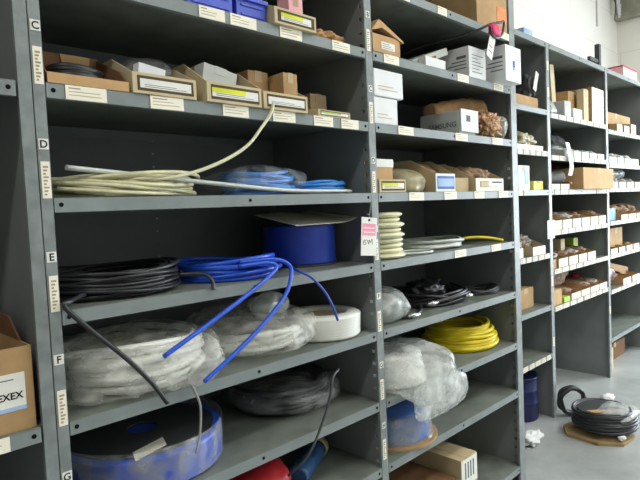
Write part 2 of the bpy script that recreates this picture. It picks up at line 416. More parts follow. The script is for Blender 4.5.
Y3 = .188
def strip(xa, xb, n, seed):
    rnd = random.Random(seed); out = []; w = (xb-xa)/n
    for k in range(n):
        out.append((xa+k*w+.003, xa+(k+1)*w-rnd.uniform(.004, .022)))
    return out
rows3 = {'T': 2.02, 'R1': 1.665, 'R2': 1.447, 'R3': 1.243, 'R4': .905, 'R5': .624, 'R6': .36}
rows4 = {'T': 2.02, 'R1': 1.655, 'R2': 1.43, 'R3': 1.243, 'R4': 1.022, 'R5': .81, 'R6': .605}
rows5 = {'T': 2.02, 'R1': 1.63, 'R2': 1.41, 'R3': 1.25, 'R4': 1.03, 'R5': .81, 'R6': .575, 'R7': .255}
u3, p3, s3 = unit('lower grey shelving bay mostly hidden behind the tall bay, navy drum under it', 1.885, 2.598, Y3, 2.02, rows3,
    [(1.856, 1.884), (2.60, 2.634)], [1.87, 2.617],
    labels={'R2': strip(2.1, 2.59, 7, 1), 'R3': [(2.22, 2.28), (2.3, 2.34)], 'R4': strip(2.1, 2.59, 7, 3), 'R6': strip(2.1, 2.59, 7, 4)})
u4, p4, s4 = unit('grey shelving bay with white fronted part bins and a large open gap below', 2.636, 3.496, Y3, 2.02, rows4,
    [(3.498, 3.532)], [3.515],
    labels={k: strip(2.645, 3.485, 8, i+10) for i, k in enumerate(('R1', 'R2', 'R4', 'R5', 'R6'))} | {'R3': [(2.67, 2.73), (2.75, 2.85), (2.87, 2.95), (3.3, 3.36)]})
u5, p5, s5 = unit('grey shelving bay at the right edge of the picture, seen through to the floor', 3.534, 4.40, Y3, 2.02, rows5,
    [(4.402, 4.436)], [4.419],
    labels={k: strip(3.55, 4.39, 8, i+20) for i, k in enumerate(('R1', 'R2', 'R3', 'R4', 'R5', 'R6'))})
u6, p6, s6 = unit('last grey shelving bay beyond the right picture edge', 4.438, 5.30, Y3, 2.02, {k: v for k, v in rows5.items()}, [(5.302, 5.336)], [5.319])
for pp, zs in ((p3[1], (1.90, 1.76, 1.5, 1.3, 1.15, .75, .42)), (p4[0], (1.85, 1.5, 1.2, .98, .72, .45))):
    for z in zs: post_label(pp, (2.606 if pp is p3[1] else 3.504), (2.626 if pp is p3[1] else 3.524), Y3, z, .05)

# ------------------------------------------------------------------ container builders
def bin_box(label, x0, x1, yf, z, hf, hb, depth, rise=.1, board='beige', face='beige', frame='frame_brown', insert='white_label', stripe=None, cat='bin', group=None, name='bin_box', inset=.08, lines=2):
    """open-topped picking bin of board: low printed front, sides rising to a tall back"""
    t = .0025; z += .0004
    b = thing(name, ((x0+x1)/2, yf+depth/2, z), label, cat, group)
    m = MB()
    m.box(x0, x1, yf, yf+depth, z, z+t); m.box(x0, x1, yf, yf+t, z+t, z+hf); m.box(x0, x1, yf+depth-t, yf+depth, z+t, z+hb)
    for xs in (x0, x1-t):
        m.prism([(xs, yf+t, z+t), (xs, yf+t, z+hf), (xs, yf+rise, z+hb), (xs, yf+depth-t, z+hb), (xs, yf+depth-t, z+t)], (t, 0, 0))
    m.build('body', [board], b)
    w = x1-x0
    m = MB(); y = yf-.0006
    m.box(x0+.0005, x1-.0005, y, yf-.0001, z+.0005, z+hf-.0005, 0)
    if frame: m.box(x0+w*.07, x1-w*.05, y-.0003, y, z+hf*.14, z+hf*.86, 1)
    xa, xb, za, zb = x0+w*(.07+inset), x1-w*(.05+inset), z+hf*.28, z+hf*.72
    m.box(xa, xb, y-.0006, y-.0003, za, zb, 2)
    if stripe: m.box(xa, xa+(xb-xa)*.72, y-.0008, y-.0006, za+(zb-za)*.48, zb, 3)
    for k in range(lines):
        m.box(xa+(xb-xa)*.08, xa+(xb-xa)*(.9-.2*k), y-.0008, y-.0006, za+(zb-za)*(.14+.2*k), za+(zb-za)*(.2+.2*k), 4)
    m.build('front_label', [face, frame or face, insert, stripe or insert, 'greyink'], b)
    return b
def carton(name, label, x0, x1, y0, y1, z0, z1, board, cat='box', group=None, T=None, bevel=.0015):
    """closed carton: body plus a seam/tape part"""
    t = thing(name, ((x0+x1)/2, (y0+y1)/2, z0), label, cat, group)
    MB().box(x0, x1, y0, y1, z0, z1, 0, T).build('body', [board], t, bevel=bevel)
    m = MB(); xm = (x0+x1)/2; w = min(.02, (x1-x0)*.18)
    m.box(xm-w, xm+w, y0-.0006, y1+.0006, z1+.0001, z1+.0008, 0, T)
    m.box(xm-w, xm+w, y0-.0008, y0-.0002, z1-(z1-z0)*.25, z1+.0008, 0, T)
    m.build('tape', ['tan' if board not in ('white', 'greywhite') else 'greywhite'], t)
    return t
def hank(name, label, pts, r, material, cat='coil', group=None, loose=(), seg=8, base=None):
    xs = [p[0] for p in pts]; ys = [p[1] for p in pts]; zs = [p[2] for p in pts]
    t = thing(name, ((min(xs)+max(xs))/2, (min(ys)+max(ys))/2, min(zs)-r), label, cat, group)
    MB().tube(pts, r, seg).build('windings', [material], t)
    for (lp, lr, lm) in loose: MB().tube(catmull(lp, 10), lr, 8).build('loose_end', [lm or material], t)
    return t

# ================================================================== bay 0 (left edge)
t = thing('open_carton', (-.17, .2, .824), 'brown cardboard carton with a white barcode label, at the left edge', 'box')
m = MB(); x0, x1, y0, y1, z0, h = -.30, -.038, .012, .33, .8245, .148; w_ = .004
m.box(x0, x1, y0, y1, z0, z0+w_); m.box(x0, x1, y0, y0+w_, z0+w_, z0+h); m.box(x0, x1, y1-w_, y1, z0+w_, z0+h)
m.box(x0, x0+w_, y0+w_, y1-w_, z0+w_, z0+h); m.box(x1-w_, x1, y0+w_, y1-w_, z0+w_, z0+h); m.build('body', ['card'], t)
m = MB(); m.prism([(x1-w_, y0+.05, z0+h), (x1-w_, y1, z0+h), (x1-.012, y1-.02, z0+h+.045), (x1-.012, y0+.08, z0+h+.045)], (.003, 0, 0))
m.prism([(x0, y1, z0+h), (x1, y1, z0+h), (x1-.02, y1+.02, z0+h+.06), (x0+.02, y1+.02, z0+h+.06)], (0, .003, 0))
m.build('flap', ['card_d'], t)
m = MB(); m.box(-.16, -.052, y0-.0012, y0-.0002, .866, .928, 0); m.box(-.16, -.052, y0-.0014, y0-.0012, .862, .869, 2)
m.text('EXEX', .017, (-.098, y0-.0012, .883), (1, 0, 0), (0, 0, 1), 1, .0006, 'LEFT', .0004)
m.box(-.15, -.07, y0-.0016, y0-.0012, .917, .9185, 1)
m.build('shipping_label', ['white_label', 'blackink', 'bluewash'], t)

# ================================================================== bay 1
# row A: two blue bins, printed bin, pink box, crumpled paper
def blue_bin(x0, x1, label):
    t = thing('plastic_bin', ((x0+x1)/2, .16, 1.651), label, 'bin', 'blue plastic bins on the upper shelf')
    m = MB(); z = 1.6515; yf = .012; d = .3; k = .003; hf = .05; hb = .13
    m.box(x0, x1, yf, yf+d, z, z+k); m.box(x0, x1, yf, yf+k, z+k, z+hf); m.box(x0, x1, yf+d-k, yf+d, z+k, z+hb)
    for xs in (x0, x1-k): m.prism([(xs, yf+k, z+k), (xs, yf+k, z+hf), (xs, yf+.1, z+hb), (xs, yf+d-k, z+hb), (xs, yf+d-k, z+k)], (k, 0, 0))
    m.build('bin_body', ['bluebin'], t)
    m = MB(); m.box(x0-.003, x1+.003, yf-.006, yf+.004, z+hf-.007, z+hf+.002); m.box(x0+.012, x1-.012, yf-.003, yf, z+.008, z+.012); m.box(x0+.012, x1-.012, yf-.003, yf, z+.03, z+.034)
    m.build('front_rim', ['bluebin'], t)
blue_bin(.325, .445, 'left blue plastic bin on the upper shelf above the middle of the bay')
blue_bin(.458, .545, 'right blue plastic bin on the upper shelf, next to the yellow-striped bin')
bin_box('beige bin with white and yellow label on upper shelf, right of blue bins', .553, .695, -.012, 1.651, .04, .075, .26, .08, stripe='yellowink', group='printed bin boxes')
carton('small_carton', 'small pale pink carton standing in the beige bin on the upper shelf', .64, .69, .03, .075, 1.6545, 1.75, 'palepink')
m = MB(); m.box(.595, .62, .09, .11, 1.6545, 1.745, 0); m.box(.58, .6, .13, .2, 1.6545, 1.73, 1); tag(m.build('packet', ['white', 'black']), 'thin white and black packet in the upper shelf beige bin, behind the pink carton', 'packet')
tag(MB().blob((.815, .10, 1.675), (.07, .06, .026), 3, .4, 2.5, 4, zmin=1.6515).build('packing_paper', ['paper_brown']), 'crumpled brown paper wad on the upper shelf, right of beige bin', 'paper')
# row B
t = thing('cable_tray_carton', (.11, .15, 1.44), 'cut-down brown cardboard carton with a low front, holding black cables', 'box')
m = MB(); z = 1.4405; x0, x1 = .018, .172
m.box(x0, x1, .0, .14, z, z+.003); m.box(x0, x1, .0, .004, z+.003, z+.018); m.box(x0, x1, .137, .14, z+.003, z+.094)
m.prism([(x0, .004, z+.003), (x0, .004, z+.018), (x0, .05, z+.06), (x0, .137, z+.094), (x0, .137, z+.003)], (.003, 0, 0))
m.prism([(x1-.003, .004, z+.003), (x1-.003, .004, z+.018), (x1-.003, .03, z+.045), (x1-.003, .137, z+.09), (x1-.003, .137, z+.003)], (.003, 0, 0))
m.build('body', ['card_d'], t)
m = MB(); m.box(x0, x1, -.0015, -.0002, z, z+.019); m.build('front_strip', ['card_o'], t)
c = [(.092, z+.0935), (.095, z+.076), (.104, z+.071), (.142, z+.071), (.151, z+.076), (.154, z+.0935)]
m = MB(); m.prism([(p, .1335, q) for p, q in c], (0, .003, 0)); m.build('hand_hole_flap', ['card_o'], t)
pts = []
for k in range(90):
    a = k*.42; pts.append((.09+.05*math.cos(a)+.008*noise.noise((k*.3, 0, 0)), .068+.05*math.sin(a)*.9, z+.012+.00035*k+.006*noise.noise((k*.2, 4, 0))))
hank('cable_bundle', 'tangled black cables inside the cut-down brown carton', catmull(pts[::1], 3), .006, 'black', 'cable')
tag(MB().blob((.125, .035, z+.02), (.012, .01, .008), 2, .2, 2, 3).build('cable_plug', ['whitetube']), 'small white plug lying among the black cables', 'plug')
bin_box('open beige bin with long white label, leftmost on its shelf', .178, .325, -.004, 1.44, .042, .085, .30, .09, group='printed bin boxes', inset=.04)
tag(MB().blob((.265, .12, 1.50), (.052, .08, .046), 5, .3, 2.2, 4, zmin=1.4435, soft=True).build('polythene_bag', ['bag_dim']), 'clear bag bulging out of the leftmost beige bin', 'bag')
m = MB(); T = rot('Y', 8, (.24, .03, 1.49)); m.box(.205, .265, .02, .045, 1.4445, 1.505, 0, T); tag(m.build('packet', ['white']), 'white packet under the clear bag in the leftmost beige bin', 'packet')
bin_box('open beige bin with bright yellow striped label, second on its shelf', .349, .503, -.008, 1.44, .045, .10, .30, .09, stripe='yellowink', group='printed bin boxes', inset=.02)
T = rot('Y', 10, (.40, .1, 1.48)); carton('small_carton', 'greyish white carton tipped inside the yellow-striped bin', .362, .455, .03, .12, 1.462, 1.532, 'greywhite', T=T)
m = MB(); m.box(.352, .40, .13, .25, 1.4435, 1.53, 0); tag(m.build('packet', ['card_d']), 'brown packet at the back of the yellow-striped bin', 'packet')
bin_box('open beige bin with white label, third on its shelf, holding brown cartons', .509, .655, -.008, 1.44, .042, .09, .30, .09, group='printed bin boxes', inset=.03)
carton('small_carton', 'plain brown carton in the third bin, the nearer right one', .60, .648, .02, .14, 1.4435, 1.545, 'card')
carton('small_carton', 'brown carton in the third bin, left behind the nearer one', .53, .595, .075, .2, 1.4435, 1.553, 'card')
bin_box('very low beige tray with green-yellow label beside the post', .70, .827, .0, 1.44, .018, .03, .26, .1, stripe='green', group='printed bin boxes', inset=.02, lines=1)
carton('small_carton', 'small dull tan carton standing in the low tray', .80, .868, .13, .19, 1.4435, 1.535, 'tan')
carton('small_carton', 'flat tan carton lying in the low tray in front of the dull one', .735, .815, .10, .24, 1.4435, 1.475, 'tan')
# row C
pts = []
rnd = random.Random(4)
t = thing('tube_bundle', (.2, .13, 1.233), 'cream tubing bundle lying flat at the left end of the shelf', 'tubing')
m = MB()
pts = stack_pts(.205, .175, 1.2335, [.185, .172, .188, .166, .18, .16, .176, .17, .182, .165, .178, .168, .186, .174], .0043, [.0015, .005, .002, .005], .012, 3, .86)
m.tube(pts, .0043, 8)
for k in range(16):
    yy = .015+.012*(k % 8); zz = 1.240+.011*(k//8)
    m.tube(catmull([(.03+rnd.uniform(0, .03), yy+.03, zz+.012), (.12, yy+rnd.uniform(-.008, .008), zz+rnd.uniform(-.001, .012)), (.22, yy+.004, zz), (.34+rnd.uniform(-.02, .03), yy+.05, zz+rnd.uniform(0, .006))], 8), .0042, 8)
m.build('windings', ['cream'], t)
MB().tube(catmull([(.10, .06, 1.272), (.2, .03, 1.271), (.275, .01, 1.275), (.365, -.003, 1.302), (.45, -.006, 1.345), (.50, -.008, 1.395), (.527, -.012, 1.43), (.532, -.016, 1.452)], 10), .0040, 8).build('loose_end', ['cream_pale'], t)
m = MB(); m.tube(catmull([(.055, .04, 1.292), (.2, .045, 1.280), (.38, .03, 1.262), (.6, .02, 1.2435), (.80, .03, 1.2415), (.87, .05, 1.2415)], 8), .0075, 8, flat=.7)
tag(m.build('clear_tube', ['clearstrip']), 'long straight clear tube lying across the cream tubing', 'tubing')
hank('tubing_coil', 'light blue tubing coil packed in a clear bag', stack_pts(.585, .13, 1.2335, [.10, .09, .11, .10, .085, .105, .095, .10, .09], .005, [.004, .010, .007], .008, 9, .8), .005, 'skyblue', group='blue tubing coils')
tag(MB().blob((.585, .13, 1.270), (.138, .115, .044), 11, .16, 2.4, 4, zmin=1.2335, soft=True).build('polythene_bag', ['bag_thin']), 'clear bag around the light blue coil on the shelf above the spool', 'bag')
hank('tubing_coil', 'light blue tubing coil lying loose beside the bagged one', stack_pts(.80, .14, 1.2335, [.108, .095, .106, .088, .103, .095, .105, .09], .0055, [.002, .007, .004], .007, 12, .85), .0055, 'skyblue', group='blue tubing coils')
# row D
hank('cable_coil', 'thick black cable coil on the left, its end hanging over the shelf', stack_pts(.176, .165, 1.0265, [.15, .135, .145, .155, .14, .15, .13, .148, .138, .152, .14, .146, .156, .142, .15, .136, .147, .132, .152, .14, .155, .145], .0039, [.001, .0045, .002, .004, .0015], .009, 5, .98), .0039, 'black',
     loose=[([(.075, .045, 1.045), (.03, -.004, 1.042), (.016, -.014, 1.034), (.056, -.02, .986), (.119, -.024, .919), (.168, -.024, .859), (.202, -.022, .806)], .0048, None),
            ([(.285, .045, 1.06), (.325, .015, 1.058), (.340, .0, 1.043), (.338, -.008, 1.022)], .0045, None)], group='cable coils on the middle shelf')
hank('tubing_coil', 'thick bright blue tubing coil with two ends hanging down', stack_pts(.485, .155, 1.0265, [.135, .128, .138, .13, .136, .126, .132], .0056, [.003, .011, .005, .011], .007, 8, .98), .0056, 'blue',
     loose=[([(.43, .02, 1.064), (.505, .004, 1.066), (.525, -.006, 1.054), (.49, -.016, 1.034), (.42, -.024, 1.002), (.31, -.03, .955), (.194, -.034, .907)], .0052, None),
            ([(.44, .03, 1.072), (.52, .006, 1.073), (.558, -.008, 1.060), (.562, -.018, 1.035), (.528, -.03, .985), (.44, -.042, .925), (.35, -.048, .876), (.275, -.05, .838)], .0052, None)], group='blue tubing coils')
t = thing('tubing_spool', (.80, .20, 1.026), 'deep blue tubing wound on a tall spool under a pale flange sheet', 'spool')
m = MB(); prof = [(.001, 1.034)]
for k in range(20): zz = 1.034+.0056*k; prof += [(.1095, zz), (.1115, zz+.0028)]
prof += [(.1095, 1.147), (.001, 1.147)]
m.lathe(prof, .793, .20, 56); m.build('windings', ['deepblue'], t)
m = MB(); m.lathe([(.001, 1.0265), (.1115, 1.0265), (.1115, 1.033), (.001, 1.033)], .793, .20, 48, 0, False); m.build('flange', ['darkgrey'], t)
MB().tube(catmull([(.69, .16, 1.045), (.64, .07, 1.040), (.606, .01, 1.036), (.605, -.012, 1.031), (.635, -.019, 1.012), (.676, -.021, .97), (.705, -.020, .925), (.722, -.018, .888)], 10), .0035, 8).build('loose_end', ['deepblue'], t)
m = MB(); N = 18
gr = []
for i in range(N+1):
    row = []
    for j in range(9):
        a = i/N; b = j/8
        x = .665+.265*a; y = .07+.21*b
        z = 1.1490+.034*b+.003*math.sin(a*5)*b + .09*max(0, a-.7)**1.5
        row.append(Vector((x+.02*b, y, z)))
    gr.append(row)
for i in range(N):
    for j in range(8): m.prism([gr[i][j], gr[i+1][j], gr[i+1][j+1], gr[i][j+1]], (0, 0, .0016))
tag(m.build('card_sheet', ['label']), 'loose pale card sheet lying on top of the deep blue spool', 'sheet')
# row E
hank('tubing_coil', 'white tubing coil in the left milky bag', stack_pts(.225, .18, .8200, [.155, .14, .158, .145, .135, .156, .15, .14, .158, .145, .152, .156], .0085, [.003, .012, .004, .011], .010, 21, .98), .0085, 'whitetube',
     loose=[([(.30, .03, .85), (.262, -.008, .848), (.258, -.022, .835), (.272, -.024, .80), (.279, -.022, .77), (.274, -.022, .72), (.264, -.018, .678)], .0028, 'greycable'),
            ([(.05, .12, .915), (.15, .04, .921), (.25, .03, .918), (.34, .07, .905)], .008, None)], group='white tubing coils')
hank('tubing_coil', 'cream tubing coil lying among the white one in the left milky bag', stack_pts(.225, .18, .862, [.105, .112, .10, .115, .108], .007, [.004, .008], .02, 23, .9), .007, 'cream', group='white tubing coils')
t = MB().blob((.218, .170, .870), (.190, .195, .066), 31, .18, 2.6, 5, crease=1.2, soft=True)
for v in t.v:
    if v.y > -.010 and v.z < .8206: v.z = .8206
    elif v.y <= -.010: v.z -= .014*min(1, (-.010-v.y)/.015)
tag(t.build('polythene_bag', ['bag_milky']), 'large milky bag at the left end, bulging over the shelf lip', 'bag')
hank('tubing_coil', 'white tubing coil in the crumpled middle bag', stack_pts(.575, .20, .8200, [.145, .13, .148, .135, .14, .15, .13, .142], .0085, [.003, .011, .005], .010, 25, .98), .0085, 'whitetube', group='white tubing coils')
tag(MB().blob((.575, .19, .872), (.168, .19, .060), 41, .18, 2.8, 5, zmin=.8198, crease=1.0, soft=True).build('polythene_bag', ['bag_milky']), 'crumpled milky bag in the middle of the shelf below the blue coil', 'bag')
tag(MB().blob((.60, .13, .934), (.05, .045, .035), 43, .35, 2.4, 4, crease=1., soft=True).build('polythene_bag', ['bag']), 'small crumpled clear bag piled on the middle milky bag', 'bag')
t = thing('tubing_spool', (.785, .125, .819), 'white tubing spool with brown core at the right end, beside the post', 'spool')
m = MB(); cx, cy = .79, .118
prof = [(.075, .825), (.112, .821)]
for k in range(7): zz = .825+.0085*k; prof += [(.1165+.0004*k, zz+.001), (.1171+.0004*k, zz+.0042), (.1168+.0004*k, zz+.0075)]
prof += [(.110, .889), (.082, .890), (.075, .884), (.075, .825)]
m.lathe(prof, cx, cy, 48); m.build('windings', ['whitetube'], t)
m = MB(); m.lathe([(.001, .8205), (.074, .8205), (.074, .876), (.06, .880), (.001, .872)], cx, cy, 40, 0, False); m.build('core', ['tan'], t)
# row F
t = thing('tubing_spool', (.25, .2, .605), 'dark-topped spool of blue tubing with a paper label on top, low at left', 'spool')
m = MB(); prof = [(.001, .607)]
for k in range(9): zz = .608+.0078*k; prof += [(.184, zz), (.188, zz+.0039)]
prof += [(.184, .680), (.001, .680)]
m.lathe(prof, .25, .2, 64); m.build('windings', ['blue'], t)
m = MB(); m.lathe([(.035, .681), (.170, .681), (.170, .6845), (.035, .6845), (.035, .681)], .25, .2, 56, 0, False); m.build('flange', ['darkgrey'], t)
m = MB(); m.prism([(.150, .03, .686), (.235, .055, .686), (.250, .10, .686), (.165, .075, .686)], (0, 0, .0008)); m.build('paper_label', ['label'], t)
m = MB(); m.lathe([(.1895, .612), (.191, .66), (.1915, .700), (.1895, .700), (.189, .66), (.1885, .612)], .25, .2, 64); m.build('wrap', ['bag_dim'], t)
hank('cable_coil', 'dark cable coil inside a clear bag on the lower shelf', stack_pts(.73, .25, .606, [.145, .13, .15, .14, .135, .148, .14, .13, .145], .0075, [.004, .012, .005, .011], .008, 27, 1.), .0075, 'black',
     loose=[([(.80, .17, .70), (.79, .08, .715), (.745, .01, .742), (.70, -.012, .735), (.676, -.018, .68), (.634, -.02, .612), (.59, -.015, .555), (.56, .03, .50)], .0035, 'darkgrey')], group='cable coils on the lower shelf')
tag(MB().blob((.73, .25, .648), (.165, .185, .05), 47, .16, 2.4, 4, zmin=.6058, crease=.9, soft=True).build('polythene_bag', ['bag_dim']), 'thin clear bag around the dark coil on the lower shelf', 'bag')
# row G
tag(MB().blob((.545, .19, .445), (.105, .12, .06), 51, .12, 1.6, 4, zmin=.4038).build('wrapped_bundle', ['red']), 'rounded red bundle at the bottom edge of the picture', 'bundle')
t = thing('wrapped_roll', (.76, .16, .403), 'dark blue wrapped roll with a beige end on the lowest shelf', 'roll')
A = Vector((.65, .10, .4375)); B = Vector((.845, .205, .4375)); d = (B-A)
m = MB(); m.tube([A+d*(k/14)+Vector((0, 0, .002*math.sin(k*1.7))) for k in range(13)], [.030+.0015*math.sin(k*2.1) for k in range(13)], 20); m.build('roll_body', ['teal'], t)
m = MB(); m.tube([A+d*.86, A+d*.93, A+d], [.0305, .031, .030], 20); m.build('end_cap', ['beige'], t)
# tag at the post
t = thing('hanging_tag', (.87, -.02, 1.05), 'white paper tag with pink patch and scribble hanging by wire from the post', 'tag')
m = MB(); T = rot('Y', 5.5, (.868, -.02, 1.16))
m.box(.835, .903, -.0206, -.0198, 1.052, 1.162, 0, T)
m.box(.840, .898, -.0211, -.0206, 1.110, 1.144, 1, T)
m.box(.864, .872, -.0211, -.0206, 1.151, 1.157, 3, T)
for k in range(2): m.box(.845, .893, -.0214, -.0211, 1.118+.012*k, 1.121+.012*k, 0, T)
m.build('tag_card', ['white_label', 'pinkink', 'blackink', 'hole'], t)
m = MB(); sc = [(.850, 1.098), (.844, 1.090), (.848, 1.083), (.856, 1.086), (.850, 1.092), (.860, 1.097), (.868, 1.085), (.870, 1.097), (.876, 1.090), (.882, 1.100), (.884, 1.084)]
m.tube(catmull([T @ Vector((a, -.0209, b)) for a, b in sc], 5), .0006, 5); m.build('scribble', ['blackink'], t)
m = MB(); m.tube(catmull([(.868, -.0205, 1.156), (.874, -.018, 1.175), (.888, -.012, 1.196), (.895, -.003, 1.204), (.897, -.0012, 1.2085)], 8), .0009, 5); m.build('wire', ['greycable'], t)

# ================================================================== bay 2
t = carton('large_carton', 'large brown carton with orange sticker on the top visible shelf', 1.56, 1.798, .004, .36, 1.861, 2.10, 'card')
m = MB(); m.box(1.715, 1.79, .0025, .0033, 1.895, 1.955, 0); m.build('sticker', ['orange'], t)
# row A
t = thing('open_carton', (1.02, .1, 1.651), 'brown open-topped carton with white label and a raised lid flap', 'box')
m = MB(); z = 1.6515; x0, x1, y0, y1 = .942, 1.08, .004, .22
m.box(x0, x1, y0, y1, z, z+.003); m.box(x0, x1, y0, y0+.003, z, z+.055); m.box(x0, x1, y1-.003, y1, z, z+.06); m.box(x0, x0+.003, y0, y1, z, z+.06); m.box(x1-.003, x1, y0, y1, z, z+.06); m.build('body', ['card_o'], t)
m = MB(); m.prism([(x0-.002, .0, z+.062), (x0+.03, .0, z+.098), (x0+.045, .0, z+.094), (x1+.012, .0, z+.052), (x1+.012, .0, z+.046), (x0+.045, .0, z+.076)], (0, .2, 0)); m.build('lid_flap', ['card_o'], t)
m = MB(); m.box(.985, 1.05, y0-.0012, y0-.0002, z+.014, z+.036, 0)
for k in range(3): m.box(.99, 1.04-.008*k, y0-.0015, y0-.0012, z+.018+.006*k, z+.0195+.006*k, 1)
m.build('box_label', ['white_label', 'greyink'], t)
T = rot('Y', -20, (1.22, .1, 1.655))
t = thing('flattened_carton', (1.3, .13, 1.651), 'flattened grey-white carton leaning left of the white boxes', 'box')
m = MB(); m.box(1.215, 1.44, .05, .20, 1.655, 1.680, 0, T); m.box(1.30, 1.36, .049, .06, 1.660, 1.668, 1, T); m.build('body', ['greywhite', 'card_d'], t)
m = MB(); m.box(1.24, 1.36, .02, .048, 1.6515, 1.690, 0); tag(m.build('small_carton', ['white']), 'small low white carton in front of the flattened carton', 'box')
def white_box(label, x0, x1, y0, y1, z, h, front_mark=True):
    t = thing('white_carton', ((x0+x1)/2, (y0+y1)/2, z), label, 'box', 'white cartons on the upper shelf')
    MB().box(x0, x1, y0, y1, z, z+h).build('body', ['white'], t, bevel=.0015)
    m = MB()
    for k in range(4): m.box(x0-.0008, x0-.0001, y0+.012, y0+.012+(.05, .075, .06, .04)[k], z+h*(.3+.11*k), z+h*(.3+.11*k)+(.010 if k == 3 else .004), 0)
    if front_mark == 'lines':
        for k in range(6): m.box(x0+.02, x0+.02+(.07, .05, .08, .06, .04, .08)[k]*(x1-x0)/.12, y0-.0008, y0-.0001, z+h*(.18+.11*k), z+h*(.18+.11*k)+.0022, 1)
    else:
        m.box((x0+x1)/2-.006, (x0+x1)/2+.012, y0-.0008, y0-.0001, z+h*.42, z+h*.6, 2); m.box((x0+x1)/2-.002, (x0+x1)/2+.006, y0-.0008, y0-.0001, z+h*.34, z+h*.42, 2)
    m.build('printing', ['greyink', 'greyink', 'blueink'], t)
    return t
white_box('white carton with lines of grey print on its front, left of the pair', 1.49, 1.612, .002, .20, 1.6515, .112, 'lines')
white_box('taller white carton with a small blue mark, sticking out beside the post', 1.664, 1.792, -.052, .15, 1.6515, .135)
m = MB(); T = rot('X', 14, (1.40, .09, 1.6515)); m.prism([(1.37, .09, 1.6515), (1.46, .09, 1.6515), (1.485, .10, 1.70), (1.44, .10, 1.735)], (0, .07, 0))
tag(m.build('small_carton', ['card_d']), 'crushed dark brown carton piece left of the printed white carton', 'box')
t = thing('cable_lead', (1.62, .0, 1.765), 'black lead with magenta end cloth and white tag lying over the white cartons', 'cable')
MB().tube(catmull([(1.40, .25, 1.765), (1.44, .16, 1.79), (1.49, .06, 1.804), (1.535, -.012, 1.823), (1.585, -.036, 1.848), (1.64, -.047, 1.863), (1.662, -.05, 1.868), (1.655, -.05, 1.838), (1.640, -.05, 1.815), (1.60, -.05, 1.797), (1.563, -.05, 1.806), (1.556, -.05, 1.83)], 8), .0048, 8).build('cable', ['black'], t)
MB().blob((1.600, -.045, 1.824), (.038, .014, .022), 61, .3, 2.5, 3).build('cloth_end', ['pink'], t)
m = MB(); T = rot('Y', 22, (1.585, -.04, 1.80)); m.box(1.562, 1.604, -.0455, -.0445, 1.712, 1.800, 0, T); m.box(1.570, 1.597, -.0460, -.0455, 1.735, 1.738, 1, T); m.box(1.570, 1.592, -.0460, -.0455, 1.755, 1.758, 1, T); m.build('tag_card', ['white_label', 'greyink'], t)
# row B
def pack(label, x0, x1, y0, y1, z0, z1, tl):
    t = thing('white_carton', ((x0+x1)/2, (y0+y1)/2, z0), label, 'box', 'stacked white cartons beside the middle post')
    T = rot('Y', tl, ((x0+x1)/2, y0, z0))
    MB().box(x0, x1, y0, y1, z0, z1, 0, T).build('body', ['white'], t, bevel=.004)
    m = MB(); m.box(x0+.02, x1-.03, y0-.0008, y0-.0002, z0+.02, z0+.022, 0, T); m.box(x0+.02, x1-.05, y0-.0008, y0-.0002, z0+.03, z0+.032, 0, T); m.build('printing', ['tan'], t)
pack('white carton beside the middle post, bottom of its stack', .945, 1.065, .012, .15, 1.4407, 1.523, 0)
pack('white carton beside the middle post, top of its stack', .948, 1.092, .008, .15, 1.5245, 1.606, 0)
t = thing('white_carton', (1.47, .1, 1.44), 'long white carton lettered on its side with a dark square on the front', 'box')
m = MB(); m.box(1.412, 1.522, .004, .17, 1.4407, 1.524); m.build('body', ['greywhite'], t, bevel=.0015)
m = MB(); m.box(1.414, 1.532, -.004, .0015, 1.4485, 1.528, 0); m.box(1.448, 1.475, -.0046, -.004, 1.485, 1.507, 1); m.build('end_flap', ['white', 'greyink'], t)
m = MB(); m.text('SAMSUNG', .026, (1.4115, .134, 1.467), (0, -1, 0), (0, 0, 1), 0, .0006, 'LEFT', .0006); m.build('lettering', ['greyink'], t)
t = MB(); A = Vector((1.55, .30, 1.588)); 
t.tube(catmull([(1.46, .16, 1.545), (1.58, .15, 1.565), (1.68, .14, 1.576), (1.77, .13, 1.572)], 6), [.028+.001*k+.003*math.sin(k*1.9) for k in range(19)], 18)
tag(t.build('paper_roll', ['paper_brown']), 'brown paper wad rolled up behind the lettered white carton', 'paper')
tag(MB().blob((1.675, .055, 1.492), (.085, .05, .05), 66, .32, 3, 5, zmin=1.4408, crease=1.).build('wrapped_bundle', ['motley']), 'crumpled brown and red patterned bundle right of the lettered carton', 'bundle')
tag(MB().blob((1.765, .045, 1.488), (.032, .045, .05), 68, .25, 2.5, 4, zmin=1.4408, soft=True).build('polythene_bag', ['bag_milky']), 'whitish bag squeezed between patterned bundle and right post', 'bag')
